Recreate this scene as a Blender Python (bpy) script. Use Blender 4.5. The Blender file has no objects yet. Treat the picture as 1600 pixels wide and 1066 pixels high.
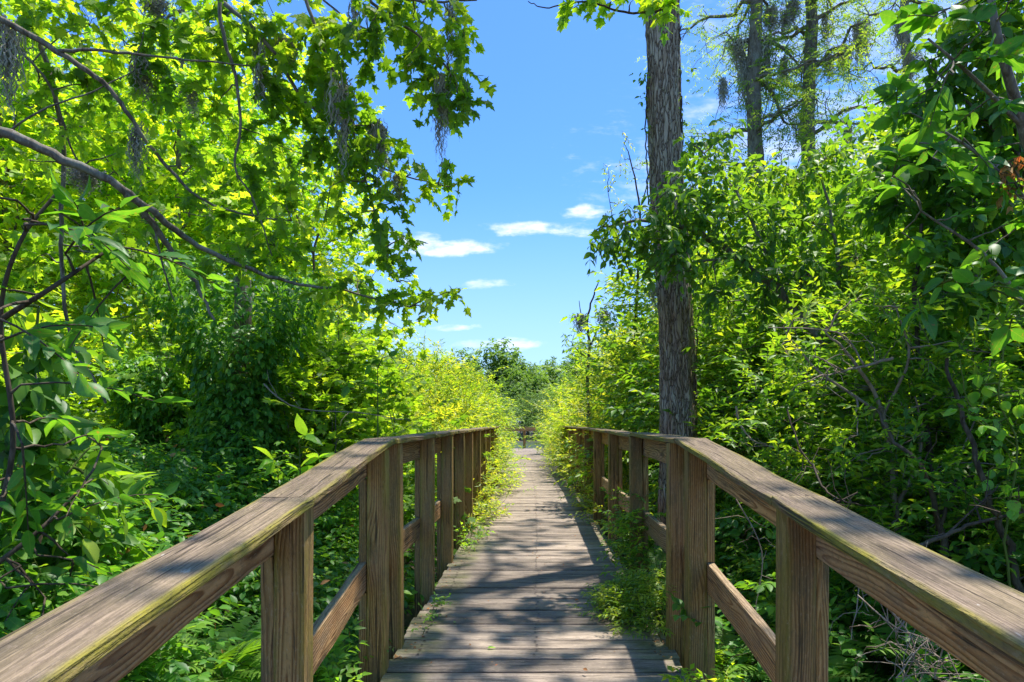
import bpy, math
import numpy as np
from mathutils import Vector, Matrix, Quaternion

# ------------------------------------------------------------------ camera, sky, sun, exposure
S = bpy.context.scene
COL = S.collection
F, CX, CY, EYE = 1067.0, 838.0, 660.0, 1.18          # focal length in photo pixels, vanishing point, eye height

cam = bpy.data.cameras.new('camera')
cam.sensor_width = 36.0
cam.lens = 24.0
cam.shift_x = -(CX - 800) / 1600
cam.shift_y = (CY - 533) / 1600
cam.clip_start = 0.05
cam.clip_end = 3000
camo = bpy.data.objects.new('camera', cam)
camo.location = (0, 0, EYE)
camo.rotation_euler = (math.radians(90), 0, 0)
COL.objects.link(camo)
S.camera = camo

SUN = Vector((0.19, 0.17, 0.965)).normalized()
SUN_EL = math.asin(SUN.z)
SUN_AZ = math.atan2(SUN.x, SUN.y)

sl = bpy.data.lights.new('sun', 'SUN')
sl.energy = 2.75
sl.angle = math.radians(0.8)
sl.color = (1.0, 0.955, 0.87)
so = bpy.data.objects.new('sun', sl)
so.rotation_euler = (-SUN).to_track_quat('-Z', 'Y').to_euler()
so.location = (0, 0, 30)
COL.objects.link(so)

S.view_settings.view_transform = 'Standard'
S.view_settings.look = 'None'
S.view_settings.gamma = 1.0
S.view_settings.exposure = 1.66
S.view_settings.use_curve_mapping = False
S.render.engine = 'CYCLES'
S.cycles.max_bounces = 7
S.cycles.diffuse_bounces = 5
S.cycles.glossy_bounces = 2
S.cycles.transmission_bounces = 5
S.cycles.transparent_max_bounces = 4
S.cycles.caustics_reflective = False
S.cycles.caustics_refractive = False
S.cycles.use_denoising = True
S.cycles.sample_clamp_indirect = 10.0


class NT:
    """small helper for writing node trees"""
    def __init__(self, tree):
        self.t = tree
        tree.nodes.clear()

    def n(self, typ, **kw):
        nd = self.t.nodes.new(typ)
        ins = kw.pop('ins', {})
        for k, v in kw.items():
            setattr(nd, k, v)
        for k, v in ins.items():
            if isinstance(v, bpy.types.NodeSocket):
                self.t.links.new(v, nd.inputs[k])
            else:
                nd.inputs[k].default_value = v
        return nd

    def m(self, op, a, b=None, c=None, clamp=False):
        nd = self.t.nodes.new('ShaderNodeMath')
        nd.operation = op
        nd.use_clamp = clamp
        for i, v in enumerate((a, b, c)):
            if v is None:
                continue
            if isinstance(v, bpy.types.NodeSocket):
                self.t.links.new(v, nd.inputs[i])
            else:
                nd.inputs[i].default_value = v
        return nd.outputs[0]

    def mix(self, fac, a, b, blend='MIX'):
        nd = self.t.nodes.new('ShaderNodeMix')
        nd.data_type = 'RGBA'
        nd.blend_type = blend
        for i, v in ((0, fac), (6, a), (7, b)):
            if isinstance(v, bpy.types.NodeSocket):
                self.t.links.new(v, nd.inputs[i])
            elif i == 0:
                nd.inputs[0].default_value = v
            else:
                nd.inputs[i].default_value = (*v[:3], 1)
        return nd.outputs[2]

    def step(self, v, lo, hi):
        nd = self.t.nodes.new('ShaderNodeMapRange')
        nd.interpolation_type = 'SMOOTHSTEP'
        self.t.links.new(v, nd.inputs[0])
        nd.inputs[1].default_value = lo
        nd.inputs[2].default_value = hi
        return nd.outputs[0]

    def noise(self, vec, scale, detail=3, rough=0.55, dist=0.0):
        nd = self.n('ShaderNodeTexNoise', ins={'Vector': vec, 'Scale': scale, 'Detail': detail, 'Roughness': rough, 'Distortion': dist})
        return nd.outputs[0]

    def mapped(self, vec, scale=(1, 1, 1), loc=(0, 0, 0)):
        nd = self.n('ShaderNodeMapping', ins={'Vector': vec, 'Scale': scale, 'Location': loc})
        return nd.outputs[0]


world = bpy.data.worlds.new('World')
S.world = world
world.use_nodes = True
w = NT(world.node_tree)
sky = w.n('ShaderNodeTexSky')
sky.sky_type = 'NISHITA'
sky.sun_disc = False
sky.sun_elevation = SUN_EL
sky.sun_rotation = SUN_AZ
sky.air_density = 1.0
sky.dust_density = 0.6
sky.ozone_density = 1.6
gen = w.n('ShaderNodeTexCoord').outputs['Generated']
sep = w.n('ShaderNodeSeparateXYZ', ins={0: gen})
X_, Y_, Z_ = sep.outputs
ysafe = w.m('MAXIMUM', Y_, 0.05)
U_ = w.m('DIVIDE', X_, ysafe)
V_ = w.m('DIVIDE', Z_, ysafe)
tinted = w.mix(1.0, sky.outputs[0], (0.47, 0.83, 1.30), 'MULTIPLY')
uv = w.n('ShaderNodeCombineXYZ', ins={0: w.m('MULTIPLY', U_, 1.0), 1: w.m('MULTIPLY', V_, 2.6), 2: 0.0}).outputs[0]
wn = w.n('ShaderNodeTexNoise', ins={'Vector': uv, 'Scale': 7.0, 'Detail': 5.0, 'Roughness': 0.6})
wsep = w.n('ShaderNodeSeparateColor', ins={0: wn.outputs['Color']})
U_ = w.m('ADD', U_, w.m('MULTIPLY', w.m('SUBTRACT', wsep.outputs[0], 0.5), 0.11))
V_ = w.m('ADD', V_, w.m('MULTIPLY', w.m('SUBTRACT', wsep.outputs[1], 0.5), 0.035))
cn = w.noise(uv, 11.0, 6, 0.62)
cn2 = w.noise(uv, 34.0, 4, 0.6)
total = None
# the small fair-weather clouds low in the sky: direction of each, half width, half height, strength
for (px, py, a, b, k) in ((845, 361, 74, 13, 1.0), (925, 337, 46, 13, 1.0), (800, 356, 30, 8, .8), (710, 390, 82, 12, 1.0), (655, 378, 44, 16, 1.0), (560, 385, 60, 20, .9),
                          (750, 446, 42, 8, .75), (715, 512, 32, 6, .75), (803, 541, 42, 9, .9), (735, 540, 30, 6, .5),
                          (55, 190, 130, 60, .75), (30, 330, 110, 50, .6), (1330, 300, 330, 160, .55), (1290, 60, 200, 90, .35), (1500, 120, 160, 120, .5), (330, 250, 120, 60, .5)):
    u0, v0 = (px - CX) / F, (CY - py) / F
    du = w.m('DIVIDE', w.m('SUBTRACT', U_, u0), a / F)
    dvv = w.m('DIVIDE', w.m('SUBTRACT', V_, v0), b / F)
    # flat bases: the lower half falls off faster
    dvv = w.m('MULTIPLY', dvv, w.m('ADD', 1.0, w.m('MULTIPLY', w.m('LESS_THAN', dvv, 0.0), 0.45)))
    d2 = w.m('ADD', w.m('MULTIPLY', du, du), w.m('MULTIPLY', dvv, dvv))
    d2 = w.m('ADD', d2, w.m('MULTIPLY', w.m('SUBTRACT', cn, 0.5), 5.0))
    d2 = w.m('ADD', d2, w.m('MULTIPLY', w.m('SUBTRACT', cn2, 0.5), 3.0))
    msk = w.m('MULTIPLY', w.step(w.m('SUBTRACT', 1.6, d2), 0.0, 2.6), w.m('MULTIPLY', k, 0.95))
    total = msk if total is None else w.m('MAXIMUM', total, msk)
total = w.m('MULTIPLY', total, w.m('GREATER_THAN', Y_, 0.06))
# scattered cloud over the rest of the sky
zs = w.m('MAXIMUM', Z_, 0.04)
pl = w.n('ShaderNodeCombineXYZ', ins={0: w.m('DIVIDE', X_, zs), 1: w.m('DIVIDE', Y_, zs), 2: 0.0}).outputs[0]
other = w.step(w.noise(pl, 1.1, 7, 0.58), 0.56, 0.72)
other = w.m('MULTIPLY', other, w.m('LESS_THAN', Y_, -0.1))
total = w.m('MAXIMUM', total, w.m('MULTIPLY', other, 0.7))
low = w.m('SUBTRACT', 1.0, w.step(Z_, 0.0, 0.34))
tinted = w.mix(w.m('MULTIPLY', low, 0.55), tinted, (3.5, 4.4, 5.7))
skyc = w.mix(total, tinted, (6.2, 6.4, 6.9))
bg = w.n('ShaderNodeBackground', ins={'Color': skyc, 'Strength': 0.0685})
w.n('ShaderNodeOutputWorld', ins={'Surface': bg.outputs[0]})

# ------------------------------------------------------------------ helpers
def at(px, py, Y):
    """the point that stands at depth Y behind photo pixel px, py"""
    return np.array([(px - CX) / F * Y, Y, EYE - (py - CY) / F * Y])


def tag(o, label=None, cat=None, group=None, kind=None):
    if label: o['label'] = label
    if cat: o['category'] = cat
    if group: o['group'] = group
    if kind: o['kind'] = kind
    return o


def empty(name, loc=(0, 0, 0), label=None, cat=None, group=None, kind=None):
    o = bpy.data.objects.new(name, None)
    o.location = loc
    o.empty_display_size = 0.2
    COL.objects.link(o)
    return tag(o, label, cat, group, kind)


def mesh_from(name, V, faces=None, mat=None, tri=None, attrs=None, smooth=False):
    me = bpy.data.meshes.new(name)
    V = np.asarray(V, dtype=np.float32)
    if tri is not None:
        tri = np.asarray(tri, dtype=np.int32)
        k = tri.shape[1]
        me.vertices.add(len(V))
        me.vertices.foreach_set('co', V.ravel())
        me.loops.add(tri.size)
        me.loops.foreach_set('vertex_index', tri.ravel())
        me.polygons.add(len(tri))
        me.polygons.foreach_set('loop_start', np.arange(0, tri.size, k, dtype=np.int32))
        if smooth:
            me.polygons.foreach_set('use_smooth', np.ones(len(tri), dtype=bool))
        me.update(calc_edges=True)
    else:
        me.from_pydata([tuple(map(float, v)) for v in V], [], faces)
        if smooth:
            me.polygons.foreach_set('use_smooth', np.ones(len(me.polygons), dtype=bool))
        me.update()
    for k, v in (attrs or {}).items():
        a = me.attributes.new(k, 'FLOAT', 'POINT')
        a.data.foreach_set('value', np.asarray(v, dtype=np.float32))
    if mat: me.materials.append(mat)
    return me


def obj(name, me, parent=None, loc=None):
    o = bpy.data.objects.new(name, me)
    if loc is not None: o.location = loc
    if parent: o.parent = parent
    COL.objects.link(o)
    return o


def copy_tree(o, parent=None):
    c = o.copy()
    COL.objects.link(c)
    if parent is not None: c.parent = parent
    for ch in list(o.children):
        copy_tree(ch, c)
    return c


def nrm(a):
    return a / np.maximum(np.linalg.norm(a, axis=-1, keepdims=True), 1e-9)


# ------------------------------------------------------------------ materials
def new_mat(name):
    m = bpy.data.materials.new(name)
    m.use_nodes = True
    return m, NT(m.node_tree)


def leaf_mat(name, cols, trans, tfac=0.42, rough=0.42, spec=0.4, vein=False):
    m, t = new_mat(name)
    cols = [tuple(v * LEAFGAIN for v in c) for c in cols]
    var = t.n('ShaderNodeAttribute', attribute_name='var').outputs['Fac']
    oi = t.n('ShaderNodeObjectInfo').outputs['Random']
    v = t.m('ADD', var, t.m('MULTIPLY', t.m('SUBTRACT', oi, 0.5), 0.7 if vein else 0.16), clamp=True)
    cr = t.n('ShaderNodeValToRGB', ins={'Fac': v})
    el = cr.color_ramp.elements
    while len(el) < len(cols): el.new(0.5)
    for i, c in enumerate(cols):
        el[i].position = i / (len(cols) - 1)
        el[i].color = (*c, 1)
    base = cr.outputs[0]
    if vein:
        tc = t.n('ShaderNodeTexCoord').outputs['Object']
        s = t.n('ShaderNodeSeparateXYZ', ins={0: tc})
        mid = t.m('SUBTRACT', 1.0, t.step(t.m('ABSOLUTE', s.outputs[1]), 0.004, 0.014))
        wv = t.m('SINE', t.m('MULTIPLY', t.m('SUBTRACT', s.outputs[0], t.m('MULTIPLY', t.m('ABSOLUTE', s.outputs[1]), 0.9)), 52.0))
        vn = t.step(wv, 0.8, 1.0)
        base = t.mix(t.m('MAXIMUM', t.m('MULTIPLY', mid, 0.5), t.m('MULTIPLY', vn, 0.16)), base, (0.16, 0.22, 0.05))
        patch = t.noise(tc, 6.0, 2)
        base = t.mix(t.m('MULTIPLY', t.step(patch, 0.4, 0.7), 0.35), base, cols[0])
        # insect spots and brown edges, different on every leaf
        wpos = t.n('ShaderNodeNewGeometry').outputs['Position']
        spot = t.noise(wpos, 60.0, 3, 0.6)
        area = t.noise(wpos, 9.0, 2)
        base = t.mix(t.m('MULTIPLY', t.m('MULTIPLY', t.step(spot, 0.60, 0.66), t.step(area, 0.48, 0.58)), 0.85), base, (0.17, 0.11, 0.04))
    bf = t.n('ShaderNodeNewGeometry').outputs['Backfacing']
    base2 = t.mix(t.m('MULTIPLY', bf, 0.3), base, (0.09, 0.15, 0.05))
    pb = t.n('ShaderNodeBsdfPrincipled', ins={'Base Color': base2, 'Roughness': rough, 'Specular IOR Level': spec})
    tcol = t.mix(1.0, base, (*trans, 1), 'MULTIPLY')
    tr = t.n('ShaderNodeBsdfTranslucent', ins={'Color': tcol})
    mx = t.n('ShaderNodeMixShader', ins={0: tfac, 1: pb.outputs[0], 2: tr.outputs[0]})
    t.n('ShaderNodeOutputMaterial', ins={'Surface': mx.outputs[0]})
    return m


LEAFGAIN = 1.75
# translucent colour = base colour x this factor
TR = (4.3, 3.7, 1.0)
M_MAPLE = leaf_mat('maple_leaf', [(0.040, 0.084, 0.010), (0.064, 0.122, 0.012), (0.096, 0.152, 0.014), (0.13, 0.175, 0.018)], TR, 0.5, 0.55, 0.25)
M_BRIGHT = leaf_mat('sunlit_leaf', [(0.048, 0.110, 0.012), (0.082, 0.155, 0.014), (0.12, 0.19, 0.016), (0.18, 0.215, 0.022)], TR, 0.45, 0.5)  # sunlight put into the colours: a lighter copy of the maple leaf
M_LAUREL = leaf_mat('laurel_leaf', [(0.024, 0.066, 0.010), (0.040, 0.096, 0.012), (0.070, 0.135, 0.014), (0.13, 0.18, 0.018)], TR, 0.38, 0.45, 0.3)
M_VINE = leaf_mat('vine_leaf', [(0.026, 0.080, 0.013), (0.044, 0.115, 0.016), (0.068, 0.15, 0.018), (0.12, 0.20, 0.022)], TR, 0.34, 0.42, 0.32)
M_BIG = leaf_mat('big_leaf', [(0.022, 0.070, 0.012), (0.036, 0.105, 0.014), (0.058, 0.140, 0.016)], TR, 0.40, 0.45, 0.28, vein=True)
M_LIME = leaf_mat('lime_leaf', [(0.06, 0.14, 0.018), (0.09, 0.18, 0.02), (0.13, 0.21, 0.025)], TR, 0.45, 0.4, 0.4, vein=True)
M_OAK = leaf_mat('oak_leaf', [(0.026, 0.068, 0.010), (0.044, 0.098, 0.012), (0.066, 0.125, 0.014), (0.10, 0.15, 0.018)], TR, 0.38, 0.45, 0.3)
M_WILLOW = leaf_mat('willow_leaf', [(0.054, 0.108, 0.012), (0.092, 0.152, 0.015), (0.138, 0.185, 0.018), (0.21, 0.215, 0.03)], (3.5, 3.1, 1.0), 0.42, 0.45)
M_FERN = leaf_mat('fern_leaf', [(0.035, 0.085, 0.014), (0.060, 0.125, 0.018), (0.10, 0.17, 0.02)], TR, 0.38, 0.5)
M_FAR = leaf_mat('far_leaf', [(0.040, 0.080, 0.016), (0.062, 0.112, 0.020), (0.09, 0.14, 0.026)], (3.4, 3.2, 1.2), 0.38, 0.6)
M_MARSH = leaf_mat('marsh_leaf', [(0.05, 0.10, 0.02), (0.075, 0.135, 0.025), (0.11, 0.16, 0.035)], (2, 2, 1), 0.3, 0.6)
M_CYP = leaf_mat('cypress_leaf', [(0.045, 0.095, 0.02), (0.075, 0.13, 0.025), (0.12, 0.17, 0.03)], TR, 0.4, 0.6)
M_DEAD = leaf_mat('dead_leaf', [(0.12, 0.05, 0.02), (0.20, 0.10, 0.04), (0.30, 0.17, 0.06), (0.36, 0.10, 0.03)], (1.6, 1.2, 0.8), 0.25, 0.7, 0.2)


def bark_mat(name, c0, c1, c2, zs=0.8, xy=14.0, bump=0.02, lichen=0.3):
    m, t = new_mat(name)
    tc = t.n('ShaderNodeTexCoord').outputs['Object']
    mp = t.mapped(tc, (xy, xy, zs))
    a = t.noise(mp, 1.0, 6, 0.62, 0.6)
    b = t.noise(t.mapped(tc, (xy * 3.2, xy * 3.2, zs * 3)), 1.0, 4, 0.6)
    blot = t.noise(tc, 3.0, 3)
    col = t.mix(t.step(a, 0.34, 0.62), c0, c1)
    col = t.mix(t.m('MULTIPLY', t.step(b, 0.48, 0.72), 0.6), col, c2)
    col = t.mix(t.m('MULTIPLY', t.step(blot, 0.5, 0.72), lichen), col, (0.30, 0.32, 0.27))
    hgt = t.m('ADD', a, t.m('MULTIPLY', b, 0.5))
    bp = t.n('ShaderNodeBump', ins={'Strength': 0.9, 'Distance': bump, 'Height': hgt})
    pb = t.n('ShaderNodeBsdfPrincipled', ins={'Base Color': col, 'Roughness': 0.9, 'Specular IOR Level': 0.15, 'Normal': bp.outputs[0]})
    t.n('ShaderNodeOutputMaterial', ins={'Surface': pb.outputs[0]})
    return m


def plate_bark(name):
    m, t = new_mat(name)
    tc = t.n('ShaderNodeTexCoord').outputs['Object']
    ds = t.n('ShaderNodeVectorMath', operation='ADD', ins={0: t.mapped(tc, (34, 34, 3.6))}).outputs[0]
    nz = t.n('ShaderNodeTexNoise', ins={'Vector': t.mapped(tc, (16, 16, 5)), 'Scale': 1.0, 'Detail': 5.0})
    wv = t.n('ShaderNodeVectorMath', operation='SCALE', ins={0: nz.outputs['Color'], 'Scale': 3.0}).outputs[0]
    p = t.n('ShaderNodeVectorMath', operation='ADD', ins={0: ds, 1: wv}).outputs[0]
    ed = t.n('ShaderNodeTexVoronoi', feature='DISTANCE_TO_EDGE', ins={'Vector': p, 'Scale': 1.0}).outputs['Distance']
    idc = t.n('ShaderNodeTexVoronoi', ins={'Vector': p, 'Scale': 1.0}).outputs['Color']
    idv = t.n('ShaderNodeSeparateColor', ins={0: idc}).outputs[0]
    fib = t.noise(t.mapped(tc, (90, 90, 6)), 1.0, 4, 0.65)
    big = t.noise(tc, 2.2, 4)
    plate = t.mix(idv, (0.31, 0.215, 0.15), (0.52, 0.42, 0.325))
    plate = t.mix(t.m('MULTIPLY', t.step(fib, 0.4, 0.65), 0.5), plate, (0.60, 0.50, 0.395))
    plate = t.mix(t.m('MULTIPLY', t.step(big, 0.46, 0.62), 0.55), plate, (0.28, 0.15, 0.09))
    col = t.mix(t.step(ed, 0.0, 0.10), (0.12, 0.075, 0.05), plate)
    h = t.m('ADD', t.m('MULTIPLY', t.step(ed, 0.0, 0.2), 1.0), t.m('ADD', t.m('MULTIPLY', fib, 0.5), t.m('MULTIPLY', idv, 0.5)))
    bp = t.n('ShaderNodeBump', ins={'Strength': 1.0, 'Distance': 0.014, 'Height': h})
    pb = t.n('ShaderNodeBsdfPrincipled', ins={'Base Color': col, 'Roughness': 0.92, 'Specular IOR Level': 0.15, 'Normal': bp.outputs[0]})
    t.n('ShaderNodeOutputMaterial', ins={'Surface': pb.outputs[0]})
    return m


M_CYPBARK = plate_bark('cypress_bark')
M_OLDBARK = bark_mat('cypress_bark', (0.085, 0.048, 0.032), (0.27, 0.20, 0.155), (0.50, 0.43, 0.37), 2.0, 17.0, 0.035, 0.35)
M_BARK = bark_mat('grey_bark', (0.09, 0.07, 0.052), (0.20, 0.17, 0.135), (0.36, 0.33, 0.28), 5.0, 18.0, 0.008, 0.5)
M_TWIG = bark_mat('twig_bark', (0.045, 0.032, 0.022), (0.10, 0.075, 0.05), (0.18, 0.14, 0.10), 6.0, 20.0, 0.004, 0.1)
M_DRYTWIG = bark_mat('dry_twig', (0.16, 0.11, 0.075), (0.30, 0.23, 0.17), (0.42, 0.36, 0.29), 6.0, 20.0, 0.004, 0.2)
M_GREENSTEM = bark_mat('green_stem', (0.07, 0.10, 0.02), (0.12, 0.16, 0.03), (0.2, 0.22, 0.06), 6.0, 20.0, 0.002, 0.0)


def simple_mat(name, col, rough=0.9, spec=0.2):
    m, t = new_mat(name)
    tc = t.n('ShaderNodeTexCoord').outputs['Object']
    c = t.mix(t.noise(tc, 5.0, 4), tuple(x * .6 for x in col), tuple(min(1, x * 1.35) for x in col))
    pb = t.n('ShaderNodeBsdfPrincipled', ins={'Base Color': c, 'Roughness': rough, 'Specular IOR Level': spec})
    t.n('ShaderNodeOutputMaterial', ins={'Surface': pb.outputs[0]})
    return m


M_MOSS = simple_mat('spanish_moss', (0.36, 0.34, 0.27))
M_NAIL = simple_mat('rusty_nail', (0.04, 0.025, 0.02), 0.6)


def wood_mat(name, early, late, weather, top_grey, side_grey, moss, moss_edge, ring=0.0095, dark=0.5, deck=False, swirl=1.0, tr=0.36):
    """early/late: the two tones of a growth ring; weather: silver-grey of exposed faces; moss: green film"""
    m, t = new_mat(name)
    tc = t.n('ShaderNodeTexCoord').outputs['Object']
    rnd = t.n('ShaderNodeObjectInfo').outputs['Random']
    off = t.n('ShaderNodeCombineXYZ', ins={0: t.m('MULTIPLY', rnd, 61.0), 1: 0.0, 2: t.m('MULTIPLY', rnd, 17.0)}).outputs[0]
    p = t.n('ShaderNodeVectorMath', operation='ADD', ins={0: tc, 1: off}).outputs[0]
    s = t.n('ShaderNodeSeparateXYZ', ins={0: tc})
    x, y, z = s.outputs
    # slow wander of the heart of the log along the board gives cathedral grain
    w1 = t.m('SUBTRACT', t.noise(t.mapped(p, (0.9, 2.0, 2.0)), 1.0, 2), 0.5)
    w2 = t.m('SUBTRACT', t.noise(t.mapped(p, (1.3, 2.0, 2.0), (7, 3, 1)), 1.0, 2), 0.5)
    r2 = t.m('SUBTRACT', t.m('MULTIPLY', rnd, 0.10), 0.05)
    yy = t.m('ADD', t.m('ADD', y, r2), t.m('MULTIPLY', w1, 0.16 * swirl))
    zz = t.m('ADD', t.m('ADD', z, 0.035), t.m('MULTIPLY', w2, 0.10 * swirl))
    # knots
    kn = t.n('ShaderNodeTexVoronoi', ins={'Vector': t.mapped(p, (1.7, 8.0, 8.0)), 'Scale': 1.0}).outputs['Distance']
    kfar = t.m('SUBTRACT', 1.0, t.step(kn, 0.0, 0.42))
    kcore = t.m('SUBTRACT', 1.0, t.step(kn, 0.07, 0.15))
    r = t.m('SQRT', t.m('ADD', t.m('MULTIPLY', yy, yy), t.m('MULTIPLY', zz, zz)))
    fine = t.m('SUBTRACT', t.noise(t.mapped(p, (1.3, 34.0, 34.0)), 1.0, 3), 0.5)
    r = t.m('ADD', r, t.m('MULTIPLY', fine, 0.006))
    r = t.m('ADD', r, t.m('MULTIPLY', kfar, 0.022))
    ph = t.m('FRACT', t.m('DIVIDE', r, ring))
    ringm = t.m('SUBTRACT', t.step(ph, 0.25, 0.85), t.step(ph, 0.90, 1.0))
    fibre = t.noise(t.mapped(p, (6.0, 190.0, 190.0)), 1.0, 3, 0.6)
    streak = t.noise(t.mapped(p, (1.2, 36.0, 36.0)), 1.0, 3, 0.6)
    blot = t.noise(t.mapped(p, (2.2, 6.0, 6.0)), 1.0, 5, 0.6)
    col = t.mix(ringm, early, late)
    col = t.mix(t.m('MULTIPLY', t.step(streak, 0.42, 0.70), 0.45), col, late)
    col = t.mix(t.m('MULTIPLY', kcore, 0.85), col, (late[0] * .35, late[1] * .3, late[2] * .3))
    # weathering on faces that look at the sky
    nz = t.n('ShaderNodeSeparateXYZ', ins={0: t.n('ShaderNodeNewGeometry').outputs['Normal']}).outputs[2]
    up = t.step(nz, 0.35, 0.8)
    wcol = t.mix(t.step(fibre, 0.35, 0.68), tuple(c * 0.55 for c in weather), tuple(c * 1.18 for c in weather))
    wcol = t.mix(t.m('MULTIPLY', ringm, 0.16), wcol, tuple(c * 0.5 for c in weather))
    gm = t.m('ADD', t.m('MULTIPLY', up, top_grey), t.m('MULTIPLY', t.m('SUBTRACT', 1.0, up), t.m('MULTIPLY', t.step(blot, 0.40, 0.66), side_grey)))
    col = t.mix(gm, col, wcol)
    dirt = t.noise(t.mapped(p, (5.0, 14.0, 14.0), (1, 2, 8)), 1.0, 8, 0.72)
    col = t.mix(t.m('MULTIPLY', t.step(dirt, 0.50, 0.62), 0.45), col, tuple(c * 0.45 for c in weather))
    # dark damp stains and pale worn patches
    st = t.noise(t.mapped(p, (1.6, 9.0, 9.0), (3, 9, 2)), 1.0, 6, 0.68)
    col = t.mix(t.m('MULTIPLY', t.step(st, 0.52, 0.72), dark), col, tuple(c * 0.30 for c in weather))
    sp = t.noise(t.mapped(p, (16, 40, 40)), 1.0, 4, 0.7)
    lich = t.m('MULTIPLY', t.m('MULTIPLY', t.step(sp, 0.64, 0.70), t.step(blot, 0.46, 0.6)), up)
    col = t.mix(t.m('MULTIPLY', lich, 0.55), col, (0.46, 0.43, 0.38))
    # green film
    mz = t.noise(t.mapped(p, (3.0, 10.0, 10.0), (11, 0, 5)), 1.0, 5, 0.65)
    edge = t.step(t.m('ABSOLUTE', y), moss_edge[0], moss_edge[1])
    if deck:
        edge = t.step(t.m('ABSOLUTE', x), 0.46, 0.56)
    mm = t.m('MULTIPLY', t.m('ADD', t.m('MULTIPLY', edge, moss_edge[2]), moss_edge[3]), t.step(mz, 0.30, 0.66), clamp=True)
    mossc = t.mix(fibre, tuple(c * 0.6 for c in moss), tuple(c * 1.3 for c in moss))
    col = t.mix(mm, col, mossc)
    # per-board tone
    tone = t.m('ADD', 1.0 - tr / 2, t.m('MULTIPLY', rnd, tr))
    col = t.mix(1.0, col, t.n('ShaderNodeCombineColor', ins={0: tone, 1: tone, 2: tone}).outputs[0], 'MULTIPLY')
    crack = t.step(t.noise(t.mapped(p, (2.0, 90.0, 90.0), (5, 5, 5)), 1.0, 3), 0.33, 0.39)
    grit = t.noise(t.mapped(p, (45, 120, 120)), 1.0, 3, 0.7)
    col = t.mix(t.m('MULTIPLY', t.step(grit, 0.54, 0.66), 0.38), col, tuple(c * 0.35 for c in weather))
    col = t.mix(t.m('MULTIPLY', t.step(t.m('SUBTRACT', 1.0, grit), 0.56, 0.68), 0.25), col, tuple(min(1, c * 1.7) for c in weather))
    col = t.mix(t.m('MULTIPLY', t.m('SUBTRACT', 1.0, crack), 0.75), col, tuple(c * 0.15 for c in weather))
    h = t.m('ADD', t.m('MULTIPLY', fibre, 0.6), t.m('ADD', t.m('MULTIPLY', crack, 0.9), t.m('MULTIPLY', ringm, -0.35)))
    h = t.m('ADD', h, t.m('MULTIPLY', blot, 0.8))
    h = t.m('ADD', h, t.m('MULTIPLY', grit, 0.7))
    bp = t.n('ShaderNodeBump', ins={'Strength': 0.9, 'Distance': 0.005, 'Height': h})
    pb = t.n('ShaderNodeBsdfPrincipled', ins={'Base Color': col, 'Roughness': 0.82, 'Specular IOR Level': 0.22, 'Normal': bp.outputs[0]})
    t.n('ShaderNodeOutputMaterial', ins={'Surface': pb.outputs[0]})
    return m


MOSSC = (0.24, 0.205, 0.028)
W_CAP = wood_mat('weathered_cap_wood', (0.33, 0.20, 0.10), (0.15, 0.08, 0.04), (0.225, 0.168, 0.122), 0.9, 0.25, MOSSC, (0.060, 0.079, 1.0, 0.12), dark=0.8, swirl=0.35, ring=0.007)
W_RAIL = wood_mat('rail_wood', (0.60, 0.345, 0.145), (0.26, 0.11, 0.036), (0.37, 0.29, 0.20), 0.75, 0.30, MOSSC, (0.03, 0.07, 0.10, 0.06), dark=0.35, swirl=0.9, ring=0.011)
W_POST = wood_mat('post_wood', (0.52, 0.29, 0.105), (0.24, 0.105, 0.032), (0.31, 0.235, 0.14), 0.5, 0.25, (0.27, 0.225, 0.035), (0.02, 0.043, 0.55, 0.22), dark=0.5, swirl=0.5)
W_DECK = wood_mat('deck_wood', (0.32, 0.245, 0.185), (0.17, 0.125, 0.09), (0.37, 0.295, 0.232), 0.9, 0.4, (0.16, 0.165, 0.06), (0, 0, 0.75, 0.04), dark=0.8, deck=True, swirl=0.4, tr=0.6, ring=0.008)

# ------------------------------------------------------------------ mesh pieces
rng = np.random.default_rng(7)


def board_mesh(name, L, wd, th, mat, seg=None, ch=0.004, warp=0.0015, sag=0.0, seed=0):
    """a sawn board along local x, with eased arris edges and a little warp"""
    rg = np.random.default_rng(seed + int(L * 1000))
    n = seg or int(min(14, max(2, L / 0.2)))
    hw, ht = wd / 2, th / 2
    sec = np.array([(-hw + ch, -ht), (hw - ch, -ht), (hw, -ht + ch), (hw, ht - ch), (hw - ch, ht), (-hw + ch, ht), (-hw, ht - ch), (-hw, -ht + ch)])
    V = []
    ph = rg.uniform(0, 6.28, 4)
    for i in range(n + 1):
        u = i / n
        xx = -L / 2 + L * u
        cy = warp * (math.sin(ph[0] + 5 * u) + 0.5 * math.sin(ph[1] + 13 * u))
        cz = warp * (math.sin(ph[2] + 4 * u) + 0.5 * math.sin(ph[3] + 11 * u)) - sag * 4 * u * (1 - u)
        j = rg.normal(0, warp * 0.35, sec.shape)
        for (a, b), (ja, jb) in zip(sec, j):
            V.append((xx, a + cy + ja, b + cz + jb))
    Fc = []
    for i in range(n):
        for k in range(8):
            a, b = i * 8 + k, i * 8 + (k + 1) % 8
            Fc.append((a, a + 8, b + 8, b))
    Fc.append(tuple(range(8)))
    Fc.append(tuple(reversed(range(n * 8, n * 8 + 8))))
    return mesh_from(name, V, Fc, mat)


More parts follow.
